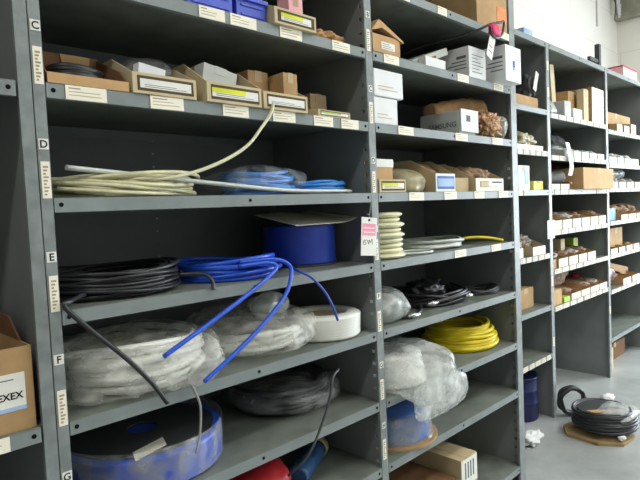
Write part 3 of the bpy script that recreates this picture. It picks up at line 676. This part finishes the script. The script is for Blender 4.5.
# row C
t = carton('small_carton', 'orange carton with white top band, standing on the low yellow-labelled bin', .962, 1.058, .035, .10, 1.274, 1.338, 'card_o')
m = MB(); m.box(.9605, 1.0595, .0335, .0348, 1.314, 1.339); m.build('white_band', ['white_label'], t)
bin_box('low beige bin with yellow printed label beside the middle post', .950, 1.082, .004, 1.2335, .040, .042, .24, .05, stripe='yellowink', insert='label', frame='frame_brown', group='printed bin boxes', inset=.03)
tag(MB().blob((1.165, .13, 1.265), (.075, .12, .055), 71, .14, 1.8, 4, zmin=1.2338, crease=.6, soft=True).build('polythene_bag', ['bag_tan']), 'yellowed clear bag heaped between two bins below the lettered carton', 'bag')
bin_box('white fronted bin with pale blue panel and dark blue frame', 1.245, 1.366, .0, 1.2335, .062, .115, .30, .10, board='tan', face='white', frame='blueink', insert='bluewash', group='printed bin boxes', inset=.04, lines=0)
m = MB(); m.prism([(1.262, .03, 1.237), (1.262, .03, 1.285), (1.262, .10, 1.335), (1.262, .27, 1.34), (1.262, .27, 1.237)], (.085, 0, 0)); tag(m.build('packet', ['parts_brown']), 'brown packets filling the blue-framed bin', 'packet')
bin_box('plain tan bin between the blue-framed bin and the cream one', 1.385, 1.49, .02, 1.2335, .05, .11, .28, .10, board='tan', face='tan', frame=None, insert='tan', group='printed bin boxes', lines=0)
bin_box('cream bin with beige oval panel and small dark print, rightmost beside the post', 1.508, 1.722, .0, 1.2335, .048, .10, .28, .10, board='beige', face='label', frame='label', insert='label', group='printed bin boxes', lines=1)
m = MB()
m.box(1.54, 1.60, -.0024, -.0014, 1.248, 1.272, 0); m.box(1.543, 1.597, -.0028, -.0024, 1.2505, 1.2695, 1)
for k in range(5): m.box(1.63+.016*k, 1.642+.016*k, -.0028, -.0014, 1.264, 1.270, 2)
q = [o for o in bpy.data.objects if o.get('label', '').startswith('cream bin')][0]
m.build('printing', ['ink', 'beige', 'greyink'], q)
m = MB(); m.blob((1.62, .13, 1.29), (.09, .10, .045), 74, .2, 2.5, 4, zmin=1.237); tag(m.build('packet', ['parts_brown']), 'reddish brown packets heaped in the rightmost cream bin', 'packet')
# row D
t = thing('disc_stack', (1.035, .11, 1.026), 'stack of flattened cream-white tubing coils beside the middle post', 'coil')
m = MB(); rnd = random.Random(8)
for k in range(9):
    zz = 1.0265+.0163*k; ox = rnd.uniform(-.006, .006); rr = .094+rnd.uniform(-.006, .006)
    m.lathe([(.03, zz), (rr-.010, zz+.0003), (rr-.001, zz+.006), (rr, zz+.009), (rr-.001, zz+.011), (rr-.010, zz+.0158), (.03, zz+.0161)], 1.040+ox, .107+rnd.uniform(-.004, .004), 40)
m.build('windings', ['cream_pale' if 'cream_pale' in M else 'whitetube'], t)
hank('tubing_coil', 'clear white tubing coil lying flat in the middle of its shelf', stack_pts(1.43, .19, 1.0265, [.15, .14, .152, .144, .136, .15, .14], .0055, [.002, .008, .003], .007, 31, .95), .0055, 'clearstrip',
     loose=[([(1.12, .06, 1.032), (1.18, .02, 1.032), (1.24, .02, 1.032), (1.27, .06, 1.032), (1.22, .11, 1.033), (1.12, .12, 1.033)], .004, None)], group='white tubing coils')
tag(MB().tube(catmull([(1.56, .20, 1.033), (1.60, .12, 1.050), (1.66, .09, 1.052), (1.72, .06, 1.045), (1.765, .03, 1.033)], 8), .006, 8).build('hose_piece', ['yellow']), 'short yellow hose piece beside the clear white coil', 'hose')
# row E
tag(MB().blob((1.05, .12, .868), (.098, .115, .055), 81, .16, 2., 4, zmin=.8195, crease=.7, soft=True).build('polythene_bag', ['bag']), 'grey clear bag at left beside the middle post, above the big bag', 'bag')
t = MB(); t.blob((1.03, .14, .86), (.06, .08, .035), 82, .2, 2, 3, zmin=.8198); tag(t.build('packet', ['parts_grey']), 'grey packet inside the clear bag above the big bag', 'packet')
hank('cable_coil', 'black cable coil with bright metal connectors on the shelf above yellow hose', stack_pts(1.43, .2, .8197, [.19, .17, .18, .16, .195, .175, .15, .18], .0055, [.002, .008, .004], .02, 33, .85), .0055, 'black',
     loose=[([(1.30, .12, .83), (1.2, .05, .828), (1.12, .035, .828), (1.08, .05, .828), (1.10, .08, .83)], .006, None)], group='black cable coils')
hank('cable_coil', 'smaller dark cable coil at the right post, above the yellow hose', stack_pts(1.70, .12, .8197, [.09, .08, .095, .085], .0055, [.003, .008], .012, 35, .9), .0055, 'darkgrey', group='black cable coils')
for k, (a, b, lab) in enumerate((((1.10, .03, .829), (1.155, .02, .829), 'short bright metal connector beside the clear bag'), ((1.26, .06, .842), (1.315, .055, .842), 'bright metal connector in the middle of the black coil'), ((1.46, .03, .846), (1.50, .025, .846), 'small bright metal connector at the front of the black coil'))):
    d = Vector(b)-Vector(a); tag(MB().tube([Vector(a), Vector(a)+d*.3, Vector(a)+d*.31, Vector(a)+d*.7, Vector(a)+d*.71, Vector(b)], [.006, .006, .009, .009, .005, .005], 12).build('connector', ['chrome']), lab, 'connector', 'metal connectors')
tag(MB().blob((1.44, .20, .862), (.09, .07, .036), 84, .3, 2.5, 4, zmin=.835).build('cable_bundle', ['black']), 'black tangled bundle heaped on top of the black coil', 'cable')
# row F
t = thing('tubing_spool', (1.10, .12, .605), 'white tubing spool inside the big drooping bag, beside the middle post', 'spool')
m = MB(); prof = [(.05, .607), (.125, .607)]
for k in range(9): zz = .609+.0105*k; prof += [(.128-.002*k, zz), (.131-.002*k, zz+.0052)]
prof += [(.105, .705), (.05, .703), (.05, .607)]
m.lathe(prof, 1.10, .122, 48); m.build('windings', ['whitetube'], t)
t = MB(); t.blob((1.118, .080, .655), (.158, .17, .078), 91, .10, 2.3, 5, crease=1.6, soft=True)
for v in t.v:
    if v.y > -.012 and v.z < .6072: v.z = .6072
    if v.y <= -.012 and v.z < .64: v.z -= .05*min(1, (-.012-v.y)/.06)
bigbag = tag(t.build('polythene_bag', ['bag_big']), 'big clear bag drooping over the shelf lip beside the middle post', 'bag')
t = MB(); t.blob((1.16, -.052, .572), (.135, .030, .058), 93, .14, 2.5, 5, crease=1.6, soft=True, power=3); t.build('loose_skirt', ['bag_big'], bigbag)
hank('hose_coil', 'bright yellow hose coil lying on the lower shelf', stack_pts(1.654, .18, .6055, [.155, .148, .157, .142, .152, .134, .148, .126, .142, .118, .134, .110, .126, .104, .118], .0075, [.002, .010, .003, .009], .007, 43, .96), .0075, 'yellow', 'hose')
# row G
t = thing('tubing_spool', (1.12, .16, .403), 'blue tubing spool wrapped in clear film on a round brown board', 'spool')
cx, cy = 1.13, .145
m = MB(); m.lathe([(.001, .4036), (.162, .4036), (.162, .412), (.001, .412)], cx, cy, 56, 0, False); m.build('base_board', ['card'], t)
m = MB(); prof = [(.001, .4125)]
for k in range(9): zz = .4135+.0095*k; prof += [(.133, zz), (.138, zz+.0047)]
prof += [(.133, .499), (.06, .4995), (.001, .4995)]
m.lathe(prof, cx, cy, 56); m.build('windings', ['filmblue'], t)
m = MB(); m.lathe([(.150, .414), (.143, .43), (.1415, .47), (.142, .498), (.12, .5015), (.118, .5005), (.139, .497), (.139, .47), (.1405, .43), (.147, .414)], cx, cy, 56)
for v in m.v:
    w = noise.noise(v*35)*.0035; d = Vector((v.x-cx, v.y-cy, 0)); d.normalize(); v += d*max(-.0005, w)
m.build('wrap', ['bag_dim'], t)
# base
t = carton('box_with_label', 'dull carton with white striped end label under the lowest shelf', 1.35, 1.462, .004, .33, .0805, .262, 'tan')
m = MB(); m.box(1.352, 1.46, .0025, .0034, .16, .258, 0)
for k in range(4): m.box(1.375+.018*k, 1.383+.018*k, .0020, .0025, .185, .245, 1)
m.build('end_label', ['white_label', 'greyink'], t)
m = MB(); m.box(1.16, 1.345, .02, .30, .0805, .20); tag(m.build('small_carton', ['card_d'], bevel=.002), 'dark brown carton left of the labelled one under the lowest shelf', 'box')

# ================================================================== bay 3
z = 1.6655
m = MB(); m.box(2.25, 2.56, Y3+.03, Y3+.33, z, z+.06); tag(m.build('low_carton', ['card'], bevel=.002), 'low brown carton in the top compartment right of the tall post', 'box')
t = MB(); t.blob((2.535, Y3+.09, 1.785), (.05, .05, .07), 101, .35, 2.2, 4); tag(t.build('wrapped_bundle', ['darkgrey']), 'dark crumpled bundle on the low carton behind the tall post', 'bundle')
m = MB(); T = rot('Y', 22, (2.535, Y3+.03, 1.8)); m.box(2.515, 2.55, Y3+.028, Y3+.032, 1.76, 1.865, 0, T); tag(m.build('paper_slip', ['white_label']), 'white slip standing up against the dark bundle on the low carton', 'paper')
z = 1.4475
bin_box('low white bin with paper packets on the second shelf beside the tall post', 2.24, 2.56, Y3+.01, z, .025, .05, .25, .1, board='beige', face='white_label', frame=None, insert='label', group='small part bins')
tag(MB().blob((2.43, Y3+.12, z+.055), (.12, .1, .05), 103, .3, 2.5, 4, zmin=z+.004).build('packet', ['bag_tan']), 'yellowed packets heaped in the low white bin beside the tall post', 'packet')
z = 1.2435
t = carton('white_carton', 'white carton with blue print on the shelf beside the tall post', 2.29, 2.415, Y3+.02, Y3+.2, z, z+.125, 'white')
m = MB(); m.box(2.36, 2.40, Y3+.0183, Y3+.0192, z+.03, z+.10, 0); m.build('printing', ['bluewash'], t)
carton('small_carton', 'small yellow carton right of the white and blue carton', 2.46, 2.575, Y3+.02, Y3+.12, z, z+.047, 'yellowc' if 'yellowc' in M else 'label')
z = .9055
tag(MB().blob((2.42, Y3+.30, z+.13), (.13, .1, .14), 105, .2, 2., 4, zmin=z, soft=True).build('polythene_bag', ['bag_pink']), 'tall pinkish clear bag behind the clutter beside the hanging note', 'bag')
for k, (a, b, h, lab) in enumerate(((2.19, 2.29, .05, 'white fronted bin, left of two beside the tall post'), (2.40, 2.55, .045, 'white fronted bin, right of two beside the tall post'))):
    bin_box(lab, a, b, Y3+.005, z, h, h+.04, .25, .1, board='beige', face='white_label', frame=None, insert='label', group='small part bins')
tag(MB().blob((2.40, Y3+.14, z+.065), (.15, .09, .045), 107, .3, 3, 4, zmin=z+.004).build('packet', ['parts']), 'grey brown packets heaped over the two bins beside the tall post', 'packet')
z = .6245
carton('small_carton', 'plain orange-brown carton on the shelf below the clutter, beside tall post', 2.33, 2.515, Y3+.06, Y3+.25, z, z+.105, 'card')
t = thing('drum', (2.512, Y3+.15, 0), 'navy blue drum standing on the floor under the narrow bay', 'drum')
m = MB(); m.lathe([(.001, .001), (.09, .001), (.095, .01), (.095, .09), (.098, .095), (.095, .10), (.095, .16), (.098, .165), (.095, .17), (.095, .229)], 2.512, Y3+.15, 40); m.build('drum_body', ['drumblue'], t)
m = MB(); m.lathe([(.001, .236), (.085, .236), (.098, .24), (.098, .226), (.085, .230), (.001, .230)], 2.512, Y3+.15, 40); m.build('lid', ['drumblue'], t)
m = MB(); m.box(2.515, 2.605, Y3-.024, Y3-.022, .985, 1.082, 0)
for k in range(6): m.box(2.525, 2.595-.012*(k % 3), Y3-.0245, Y3-.024, .998+.013*k, 1.0005+.013*k, 1)
tag(m.build('paper_note', ['white_label', 'pinkink']), 'white note with pinkish lines hung on the post beside the bins', 'note')
m = MB(); m.tube([(2.60, Y3-.023, 1.079), (2.608, Y3-.012, 1.09), (2.612, Y3-.002, 1.093)], .001, 5)
m.build('string', ['greycable'], [o for o in bpy.data.objects if o.name.startswith('paper_note')][0])

# ================================================================== bay 4
def part_bin(label, x0, x1, yf, z, hf, hb, fill, depth=.28, front='bin_front', board='card'):
    b = bin_box(label, x0, x1, yf, z, hf, hb, depth, .12, board=board, face=front, frame=None, insert='bin_front', group='small part bins', lines=1)
    if fill: 
        f = MB(); f.blob(((x0+x1)/2, yf+.14, z+hb*.72), ((x1-x0)*.42, .1, hb*.34), int(x0*100+z*37), .25, 2.8, 3, zmin=z+.004)
        tag(f.build('packet', [fill]), label.replace('bin', 'bin, the packets heaped in it') if False else 'packets filling the ' + label, 'packet', 'packets in part bins')
    return b
ordn = ['first', 'second', 'third', 'fourth', 'fifth', 'sixth']
# R1
z = 1.6555
m = MB(); T = rot('Y', -7, (2.90, Y3+.1, z)); m.box(2.90, 2.955, Y3+.09, Y3+.14, z, z+.31, 0, T); tag(m.build('board_offcut', ['beige'], bevel=.001), 'tall beige board standing upright at the left of the top compartment', 'board')
carton('large_carton', 'dark brown carton at the left of the top compartment beside the beige board', 2.985, 3.06, Y3+.15, Y3+.36, z, z+.165, 'card_d')
carton('large_carton', 'orange-brown carton in the middle of the top compartment', 3.07, 3.19, Y3+.07, Y3+.36, z, z+.18, 'card_o')
carton('small_carton', 'light carton strip standing between brown cartons and the white boxes', 3.15, 3.225, Y3+.01, Y3+.05, z, z+.19, 'beige')
for k, (a, b) in enumerate(((z, z+.105), (z+.107, z+.215))):
    t = carton('white_carton', 'cream-white square box beside the post, %s of two' % ('lower' if k == 0 else 'upper'), 3.27 - .0*k, 3.47, Y3+.006, Y3+.3, a, b, 'card', group='cream-white boxes')
    m = MB(); m.box(3.2705, 3.4695, Y3+.0035, Y3+.0048, a+.001, b-.001); m.build('white_end', ['label'], t)
m = MB(); m.blob((2.74, Y3+.1, z+.04), (.085, .08, .05), 111, .25, 2.5, 4, zmin=z, soft=True); tag(m.build('polythene_bag', ['bag']), 'white clear bag at the front left of the top compartment', 'bag')
carton('small_carton', 'pale grey small carton, left of two in the top compartment', 2.86, 2.95, Y3+.01, Y3+.09, z, z+.09, 'greywhite')
carton('small_carton', 'white small carton, right of two in the top compartment', 2.99, 3.12, Y3+.01, Y3+.06, z, z+.06, 'white')
# R2
z = 1.4305
for k in range(5):
    a = 2.83+.13*k
    part_bin('low grey bin, %s from the left below the cream-white boxes' % ordn[k], a, a+.118, Y3+.005, z, .035, .06, 'parts_grey', front='greywhite', board='greywhite')
tag(MB().blob((3.10, Y3+.25, z+.10), (.25, .09, .06), 113, .3, 3, 4, zmin=z+.065, soft=True).build('polythene_bag', ['bag_dim']), 'long grey clear bag lying along the back above the low grey bins', 'bag')
m = MB(); pts = [(2.80, z+.075), (2.83, z+.0), (2.835, z-.06), (2.80, z-.11)]
P2 = catmull([(a, Y3-.012-.004*i, b) for i, (a, b) in enumerate(pts)], 6)
for i in range(len(P2)-1):
    p, q = P2[i], P2[i+1]; m.prism([(p.x, p.y, p.z), (p.x+.055, p.y, p.z+.0), (q.x+.055, q.y, q.z), (q.x, q.y, q.z)], (0, -.0012, 0))
tag(m.build('hanging_paper_strip', ['white_label']), 'curled white paper strip hanging over the shelf lip above the brown carton', 'paper')
# R3
z = 1.2435
t = carton('large_carton', 'long plain brown carton sticking out across the post', 2.975, 3.487, Y3-.043, Y3+.25, z, z+.125, 'card_o')
tag(MB().tube(catmull([(2.70, Y3+.14, z+.06), (2.80, Y3+.12, z+.07), (2.86, Y3+.1, z+.072), (2.93, Y3+.07, z+.075)], 5), [.038]*16, 18).build('wrapped_roll', ['greypipe']), 'grey wrapped roll lying left of the long brown carton', 'roll')
for k, (a, b) in enumerate(((2.65, 2.76), (2.77, 2.89))):
    part_bin('flat white fronted bin, %s of two under the grey roll' % ('left' if k == 0 else 'right'), a, b, Y3+.005, z, .032, .033, None, .06)
carton('small_carton', 'small reddish carton wedged between flat bins and the long brown carton', 2.90, 2.968, Y3+.01, Y3+.05, z, z+.045, 'card_d')
# R4
z = 1.0225
for k in range(6):
    a = 2.645+.14*k
    part_bin('tall white fronted bin, %s from the left below the long brown carton' % ordn[k], a, a+.128, Y3+.003, z, .052, .085, ('parts_brown', 'card_d', 'parts_grey', 'parts_brown', None, 'parts_brown')[k], board='tan' if k % 2 else 'card')
# R5
z = .8105
carton('small_carton', 'plain orange carton standing at the left post among the bins', 2.64, 2.70, Y3+.01, Y3+.12, z, z+.05, 'card')
for k in range(4):
    a = 2.715+.145*k
    part_bin('white fronted bin, %s from the left on the shelf with green packet' % ordn[k], a, a+.13, Y3+.003, z, .05, .08, ('parts', 'parts_brown', 'parts', 'parts_brown')[k], board='card')
t = carton('small_carton', 'green-yellow packet box standing upright behind the bins', 3.24, 3.31, Y3+.12, Y3+.17, z, z+.13, 'green')
carton('small_carton', 'tan packet box standing upright in the middle behind the bins', 2.99, 3.05, Y3+.10, Y3+.15, z+.055, z+.14, 'beige')
# R6
z = .6055
carton('small_carton', 'bright orange-brown carton at the left post on the lowest bin shelf', 2.645, 2.765, Y3+.01, Y3+.14, z, z+.085, 'card_o')
m = MB(); m.box(2.785, 2.87, Y3+.005, Y3+.10, z, z+.03, 0); tag(m.build('small_carton', ['green'], bevel=.001), 'low yellow-green packet right of the bright orange-brown carton', 'packet')
for k in range(4):
    a = 2.885+.15*k
    part_bin('low white fronted bin, %s from the left on the lowest bin shelf' % ordn[k], a, a+.14, Y3+.003, z, .038, .06, ('parts_brown', None, 'parts_brown', 'parts')[k], board='card')
tag(MB().blob((3.0, Y3+.25, z+.09), (.26, .11, .085), 121, .25, 2.5, 4, zmin=z+.062).build('packing_paper', ['parts_brown']), 'brown packing material heaped along the back of the lowest bin shelf', 'paper')
tag(MB().blob((3.46, Y3+.20, z+.066), (.03, .03, .02), 123, .15, 2, 3).build('packet', ['red']), 'small red packet beside the right post on the lowest bin shelf', 'packet')

# ================================================================== bay 5 (right edge)
z = 1.6305
carton('large_carton', 'wide brown carton in the top compartment at the right edge', 3.58, 4.20, Y3+.06, Y3+.38, z, z+.14, 'card')
for k in range(3): part_bin('small white bin, %s from the left before the wide brown carton' % ordn[k], 3.72+.15*k, 3.83+.15*k, Y3+.003, z, .05+.02*(k == 2), .055+.02*(k == 2), None, .05)
z = 1.4105
for k in range(4): part_bin('grey bin, %s from the left on the right edge second shelf' % ordn[k], 3.56+.16*k, 3.70+.16*k, Y3+.003, z, .045, .08, 'parts_grey', board='greywhite')
z = 1.2505
for k in range(4): part_bin('green-grey bin, %s from the left on the right edge third shelf' % ordn[k], 3.58+.17*k, 3.72+.17*k, Y3+.003, z, .04, .07, ('bag_tan', 'parts', 'parts_grey', 'parts')[k], board='greywhite')
tag(MB().blob((4.02, Y3+.2, z+.10), (.2, .1, .06), 131, .3, 3, 4, zmin=z+.075, soft=True).build('polythene_bag', ['bag']), 'blue-grey clear bag on top of the green-grey bins', 'bag')
z = 1.0305
t = carton('small_carton', 'light blue carton at the left on the right edge fourth shelf', 3.60, 3.75, Y3+.03, Y3+.16, z, z+.085, 'bluec' if 'bluec' in M else 'bluewash')
for k in range(3): part_bin('white fronted bin, %s from the left next to the light blue carton' % ordn[k], 3.78+.17*k, 3.93+.17*k, Y3+.003, z, .035, .10, 'parts_brown', board='card')
z = .8105
carton('large_carton', 'brown upright carton with a light side on the right edge fifth shelf', 3.78, 4.05, Y3+.08, Y3+.25, z, z+.16, 'card')
for k in range(4): part_bin('low white bin, %s from the left before the upright carton' % ordn[k], 3.56+.16*k, 3.69+.16*k, Y3+.003, z, .035, .04, None, .065)
z = .5755
tag(MB().blob((3.68, Y3+.14, z+.08), (.11, .1, .08), 135, .2, 2.2, 4, zmin=z, soft=True).build('polythene_bag', ['bag_pink']), 'pinkish grey bag at the left post on the low right edge shelf', 'bag')
tag(MB().blob((3.62, Y3+.3, z+.14), (.1, .08, .05), 137, .25, 2.2, 4, zmin=z+.1).build('packing_paper', ['parts']), 'grey green packing heaped behind the pinkish grey bag', 'paper')
m = MB(); T = rot('Y', 10, (4.0, Y3+.2, z)); m.box(3.83, 4.22, Y3+.10, Y3+.36, z+.07, z+.12, 0, T); tag(m.build('flat_carton', ['card'], bevel=.001), 'flat brown carton tilted on the low right edge shelf', 'box')
for k in range(2): part_bin('white fronted bin, %s on the low right edge shelf' % ('left' if k == 0 else 'right'), 3.80+.2*k, 3.97+.2*k, Y3+.003, z, .045, .06, None, .09)
carton('small_carton', 'beige carton standing on the floor under the right edge shelf', 3.60, 3.72, Y3+.05, Y3+.25, .001, .15, 'beige')
carton('large_carton', 'dull brown carton on the floor at the right edge, under the shelf', 3.76, 4.2, Y3+.12, Y3+.38, .001, .12, 'card_d')
# on top of the lower bays
m = MB(); m.box(2.48, 2.58, Y3+.06, Y3+.16, 2.021, 2.09); tag(m.build('small_carton', ['bluewash'], bevel=.002), 'small pale blue carton on top of the lower shelving', 'box')
m = MB(); m.prism([(2.82, Y3+.10, 2.021), (2.98, Y3+.10, 2.021), (2.96, Y3+.10, 2.045), (2.86, Y3+.10, 2.085), (2.82, Y3+.10, 2.06)], (0, .12, 0)); tag(m.build('folded_board', ['darkgrey']), 'dark folded board lying on top of the lower shelving', 'board')
m = MB(); m.box(3.10, 3.40, Y3+.05, Y3+.30, 2.021, 2.040); tag(m.build('flat_carton', ['white'], bevel=.001), 'thin pale flat carton on top of the lower shelving', 'box')
t = thing('wall_bracket', (3.62, .30, 2.02), 'grey steel bracket stub standing up above the lower shelving', 'bracket')
m = MB(); m.box(3.70, 3.735, Y3+.10, Y3+.13, 2.021, 2.23); m.build('upright', ['darkgrey'], t)
m = MB(); m.box(3.55, 3.70, Y3+.105, Y3+.125, 2.10, 2.125); m.build('arm', ['darkgrey'], t)
t = thing('pink_box', (4.22, Y3+.2, 2.021), 'pink box with red top edge on top of the right edge shelving', 'box')
MB().box(4.06, 4.38, Y3+.06, Y3+.34, 2.021, 2.125).build('body', ['palepink'], t, bevel=.002)
m = MB(); m.box(4.058, 4.382, Y3+.058, Y3+.342, 2.126, 2.134); m.build('top_edge', ['red'], t)
t = MB()
for k in range(5):
    t.tube(catmull([(5.86+.02*k, YB-.09, 3.58), (5.87+.015*k, YB-.08-.01*k, 3.35), (5.86+.02*((k*7) % 3), YB-.08, 3.18), (5.87+.01*k, YB-.09, 3.0+.03*k)], 6), .012, 6)
tag(t.build('cable_bundle', ['palecable']), 'grey cable bundle hanging in the upper room corner', 'cable')

# ================================================================== floor
t = thing('flattened_carton', (2.46, -.08, 0), 'flattened brown cardboard under the black coil on the floor', 'cardboard')
m = MB(); m.prism([(2.50, .10, .002), (2.41, .05, .002), (2.385, -.11, .002), (2.45, -.205, .002), (2.58, -.215, .002), (2.66, -.12, .002), (2.63, .08, .002)], (0, 0, .014)); m.build('board', ['floorcard'], t)
m = MB(); m.prism([(2.425, -.10, .0165), (2.46, -.19, .0165), (2.52, -.205, .028), (2.50, -.12, .034)], (0, 0, .003)); m.build('flap', ['floorcard'], t)
hank('cable_coil', 'thick black cable coil on the flattened cardboard on the floor', stack_pts(2.56, -.08, .0345, [.135, .125, .143, .15, .138, .146, .13, .148, .135, .144, .128, .146, .132, .142, .126], .0075, [.002, .008, .005, .011], .006, 51, .98), .0075, 'black', group='black cable coils')
t = thing('cardboard_disc', (2.56, -.08, .12), 'dusty dark board disc lying on top of the black floor coil', 'cardboard')
T = rot('X', -3, (2.56, -.08, .128))
m = MB(); m.lathe([(.001, .1285), (.122, .1285), (.122, .1325), (.001, .1325)], 2.56, -.08, 48, 0, False, T); m.build('board', ['darkgrey'], t)
m = MB(); m.prism([T @ Vector(p) for p in ((2.46, -.03, .1335), (2.45, -.07, .1335), (2.51, -.165, .1335), (2.545, -.15, .1335), (2.50, -.07, .1335))], (0, 0, .003)); m.build('card_strip', ['card'], t)
tag(MB().blob((2.575, -.135, .115), (.125, .085, .028), 141, .2, 2.4, 4, crease=1.5, soft=True).build('polythene_bag', ['bag']), 'shiny clear film lying over the front of the black floor coil', 'bag')
P2 = []
for k in range(60):
    a = k/59*4*PI; q = .066*math.cos(a)+.004*math.sin(k)
    P2.append((2.70+.71*q+.012*math.sin(a*.5), .13-.71*q+.012*math.sin(a*.5), .084+.070*math.sin(a)))
hank('cable_coil', 'black cable loop standing up beside the post foot', P2, .012, 'black', group='black cable coils')
tag(MB().blob((2.235, .145, .022), (.075, .04, .022), 151, .45, 1.8, 4, zmin=.001, crease=.3).build('tissue', ['paper']), 'crumpled white tissue on the floor at the tall post', 'paper')
tag(MB().blob((3.05, .06, .018), (.045, .03, .017), 153, .45, 2.6, 3, zmin=.001).build('tissue', ['paper']), 'small crumpled tissue on the floor behind the black coil', 'paper')
tag(MB().blob((2.47, -.19, .035), (.022, .016, .012), 155, .4, 2.6, 3).build('tissue', ['paper']), 'white paper scrap on the flattened brown cardboard', 'paper')

# ------------------------------------------------------------------ light
def area(name, loc, sx, sy, power, col, rotd=(0, 0, 0)):
    l = bpy.data.lights.new(name, 'AREA'); l.shape = 'RECTANGLE'; l.size = sx; l.size_y = sy; l.energy = power; l.color = col
    o = bpy.data.objects.new(name, l); COL.objects.link(o); o.location = loc; o.rotation_euler = [math.radians(a) for a in rotd]; return o
area('tube_and_fill', (-1.5, -1.3, 3.45), 1.6, .25, 34, (1, .98, .94))  # added fill lamp, brightens left-facing box sides and side panels
area('tube_and_fill', (1.8, -1.7, 3.45), 2.4, .25, 33, (1, .98, .95))
area('tube_and_fill', (4.0, -1.6, 3.45), 2.4, .25, 44, (.98, 1, 1))
area('tube_and_fill', (2.4, -2.75, 3.2), 3.0, .25, 74, (1, .99, .97), (-25, 0, 0))  # added front fill, tilted lamp to lift the dark shelf interiors
area('tube_and_fill', (5.2, -.8, 3.45), 1.4, .25, 18, (.98, 1, 1))
area('doorway_daylight', (5.95, -1.5, 1.3), 1.8, 2.2, 165, (.80, .90, 1), (0, 90, 0))
w = bpy.data.worlds.new('world'); S.world = w; w.use_nodes = True
w.node_tree.nodes['Background'].inputs[0].default_value = (.8, .85, .85, 1); w.node_tree.nodes['Background'].inputs[1].default_value = .15

# ------------------------------------------------------------------ camera
f, yaw, pitch, roll = 551.117, .776978, .053293, -.045273
fw = Vector((math.sin(yaw)*math.cos(pitch), math.cos(yaw)*math.cos(pitch), -math.sin(pitch)))
rt = Vector((math.cos(yaw), -math.sin(yaw), 0)); up = rt.cross(fw)
r2 = rt*math.cos(roll)+up*math.sin(roll); u2 = -rt*math.sin(roll)+up*math.cos(roll)
cd = bpy.data.cameras.new('camera'); co = bpy.data.objects.new('camera', cd); COL.objects.link(co)
cd.sensor_width = 36; cd.lens = f/640*36; cd.clip_start = .05
mw = Matrix((r2, u2, -fw)).transposed().to_4x4(); mw.translation = Vector((-.3469, -1.0503, 1.188)); co.matrix_world = mw
S.camera = co
S.view_settings.view_transform = 'Standard'; S.view_settings.look = 'None'; S.view_settings.gamma = 1; S.view_settings.use_curve_mapping = False
S.view_settings.exposure = 0.
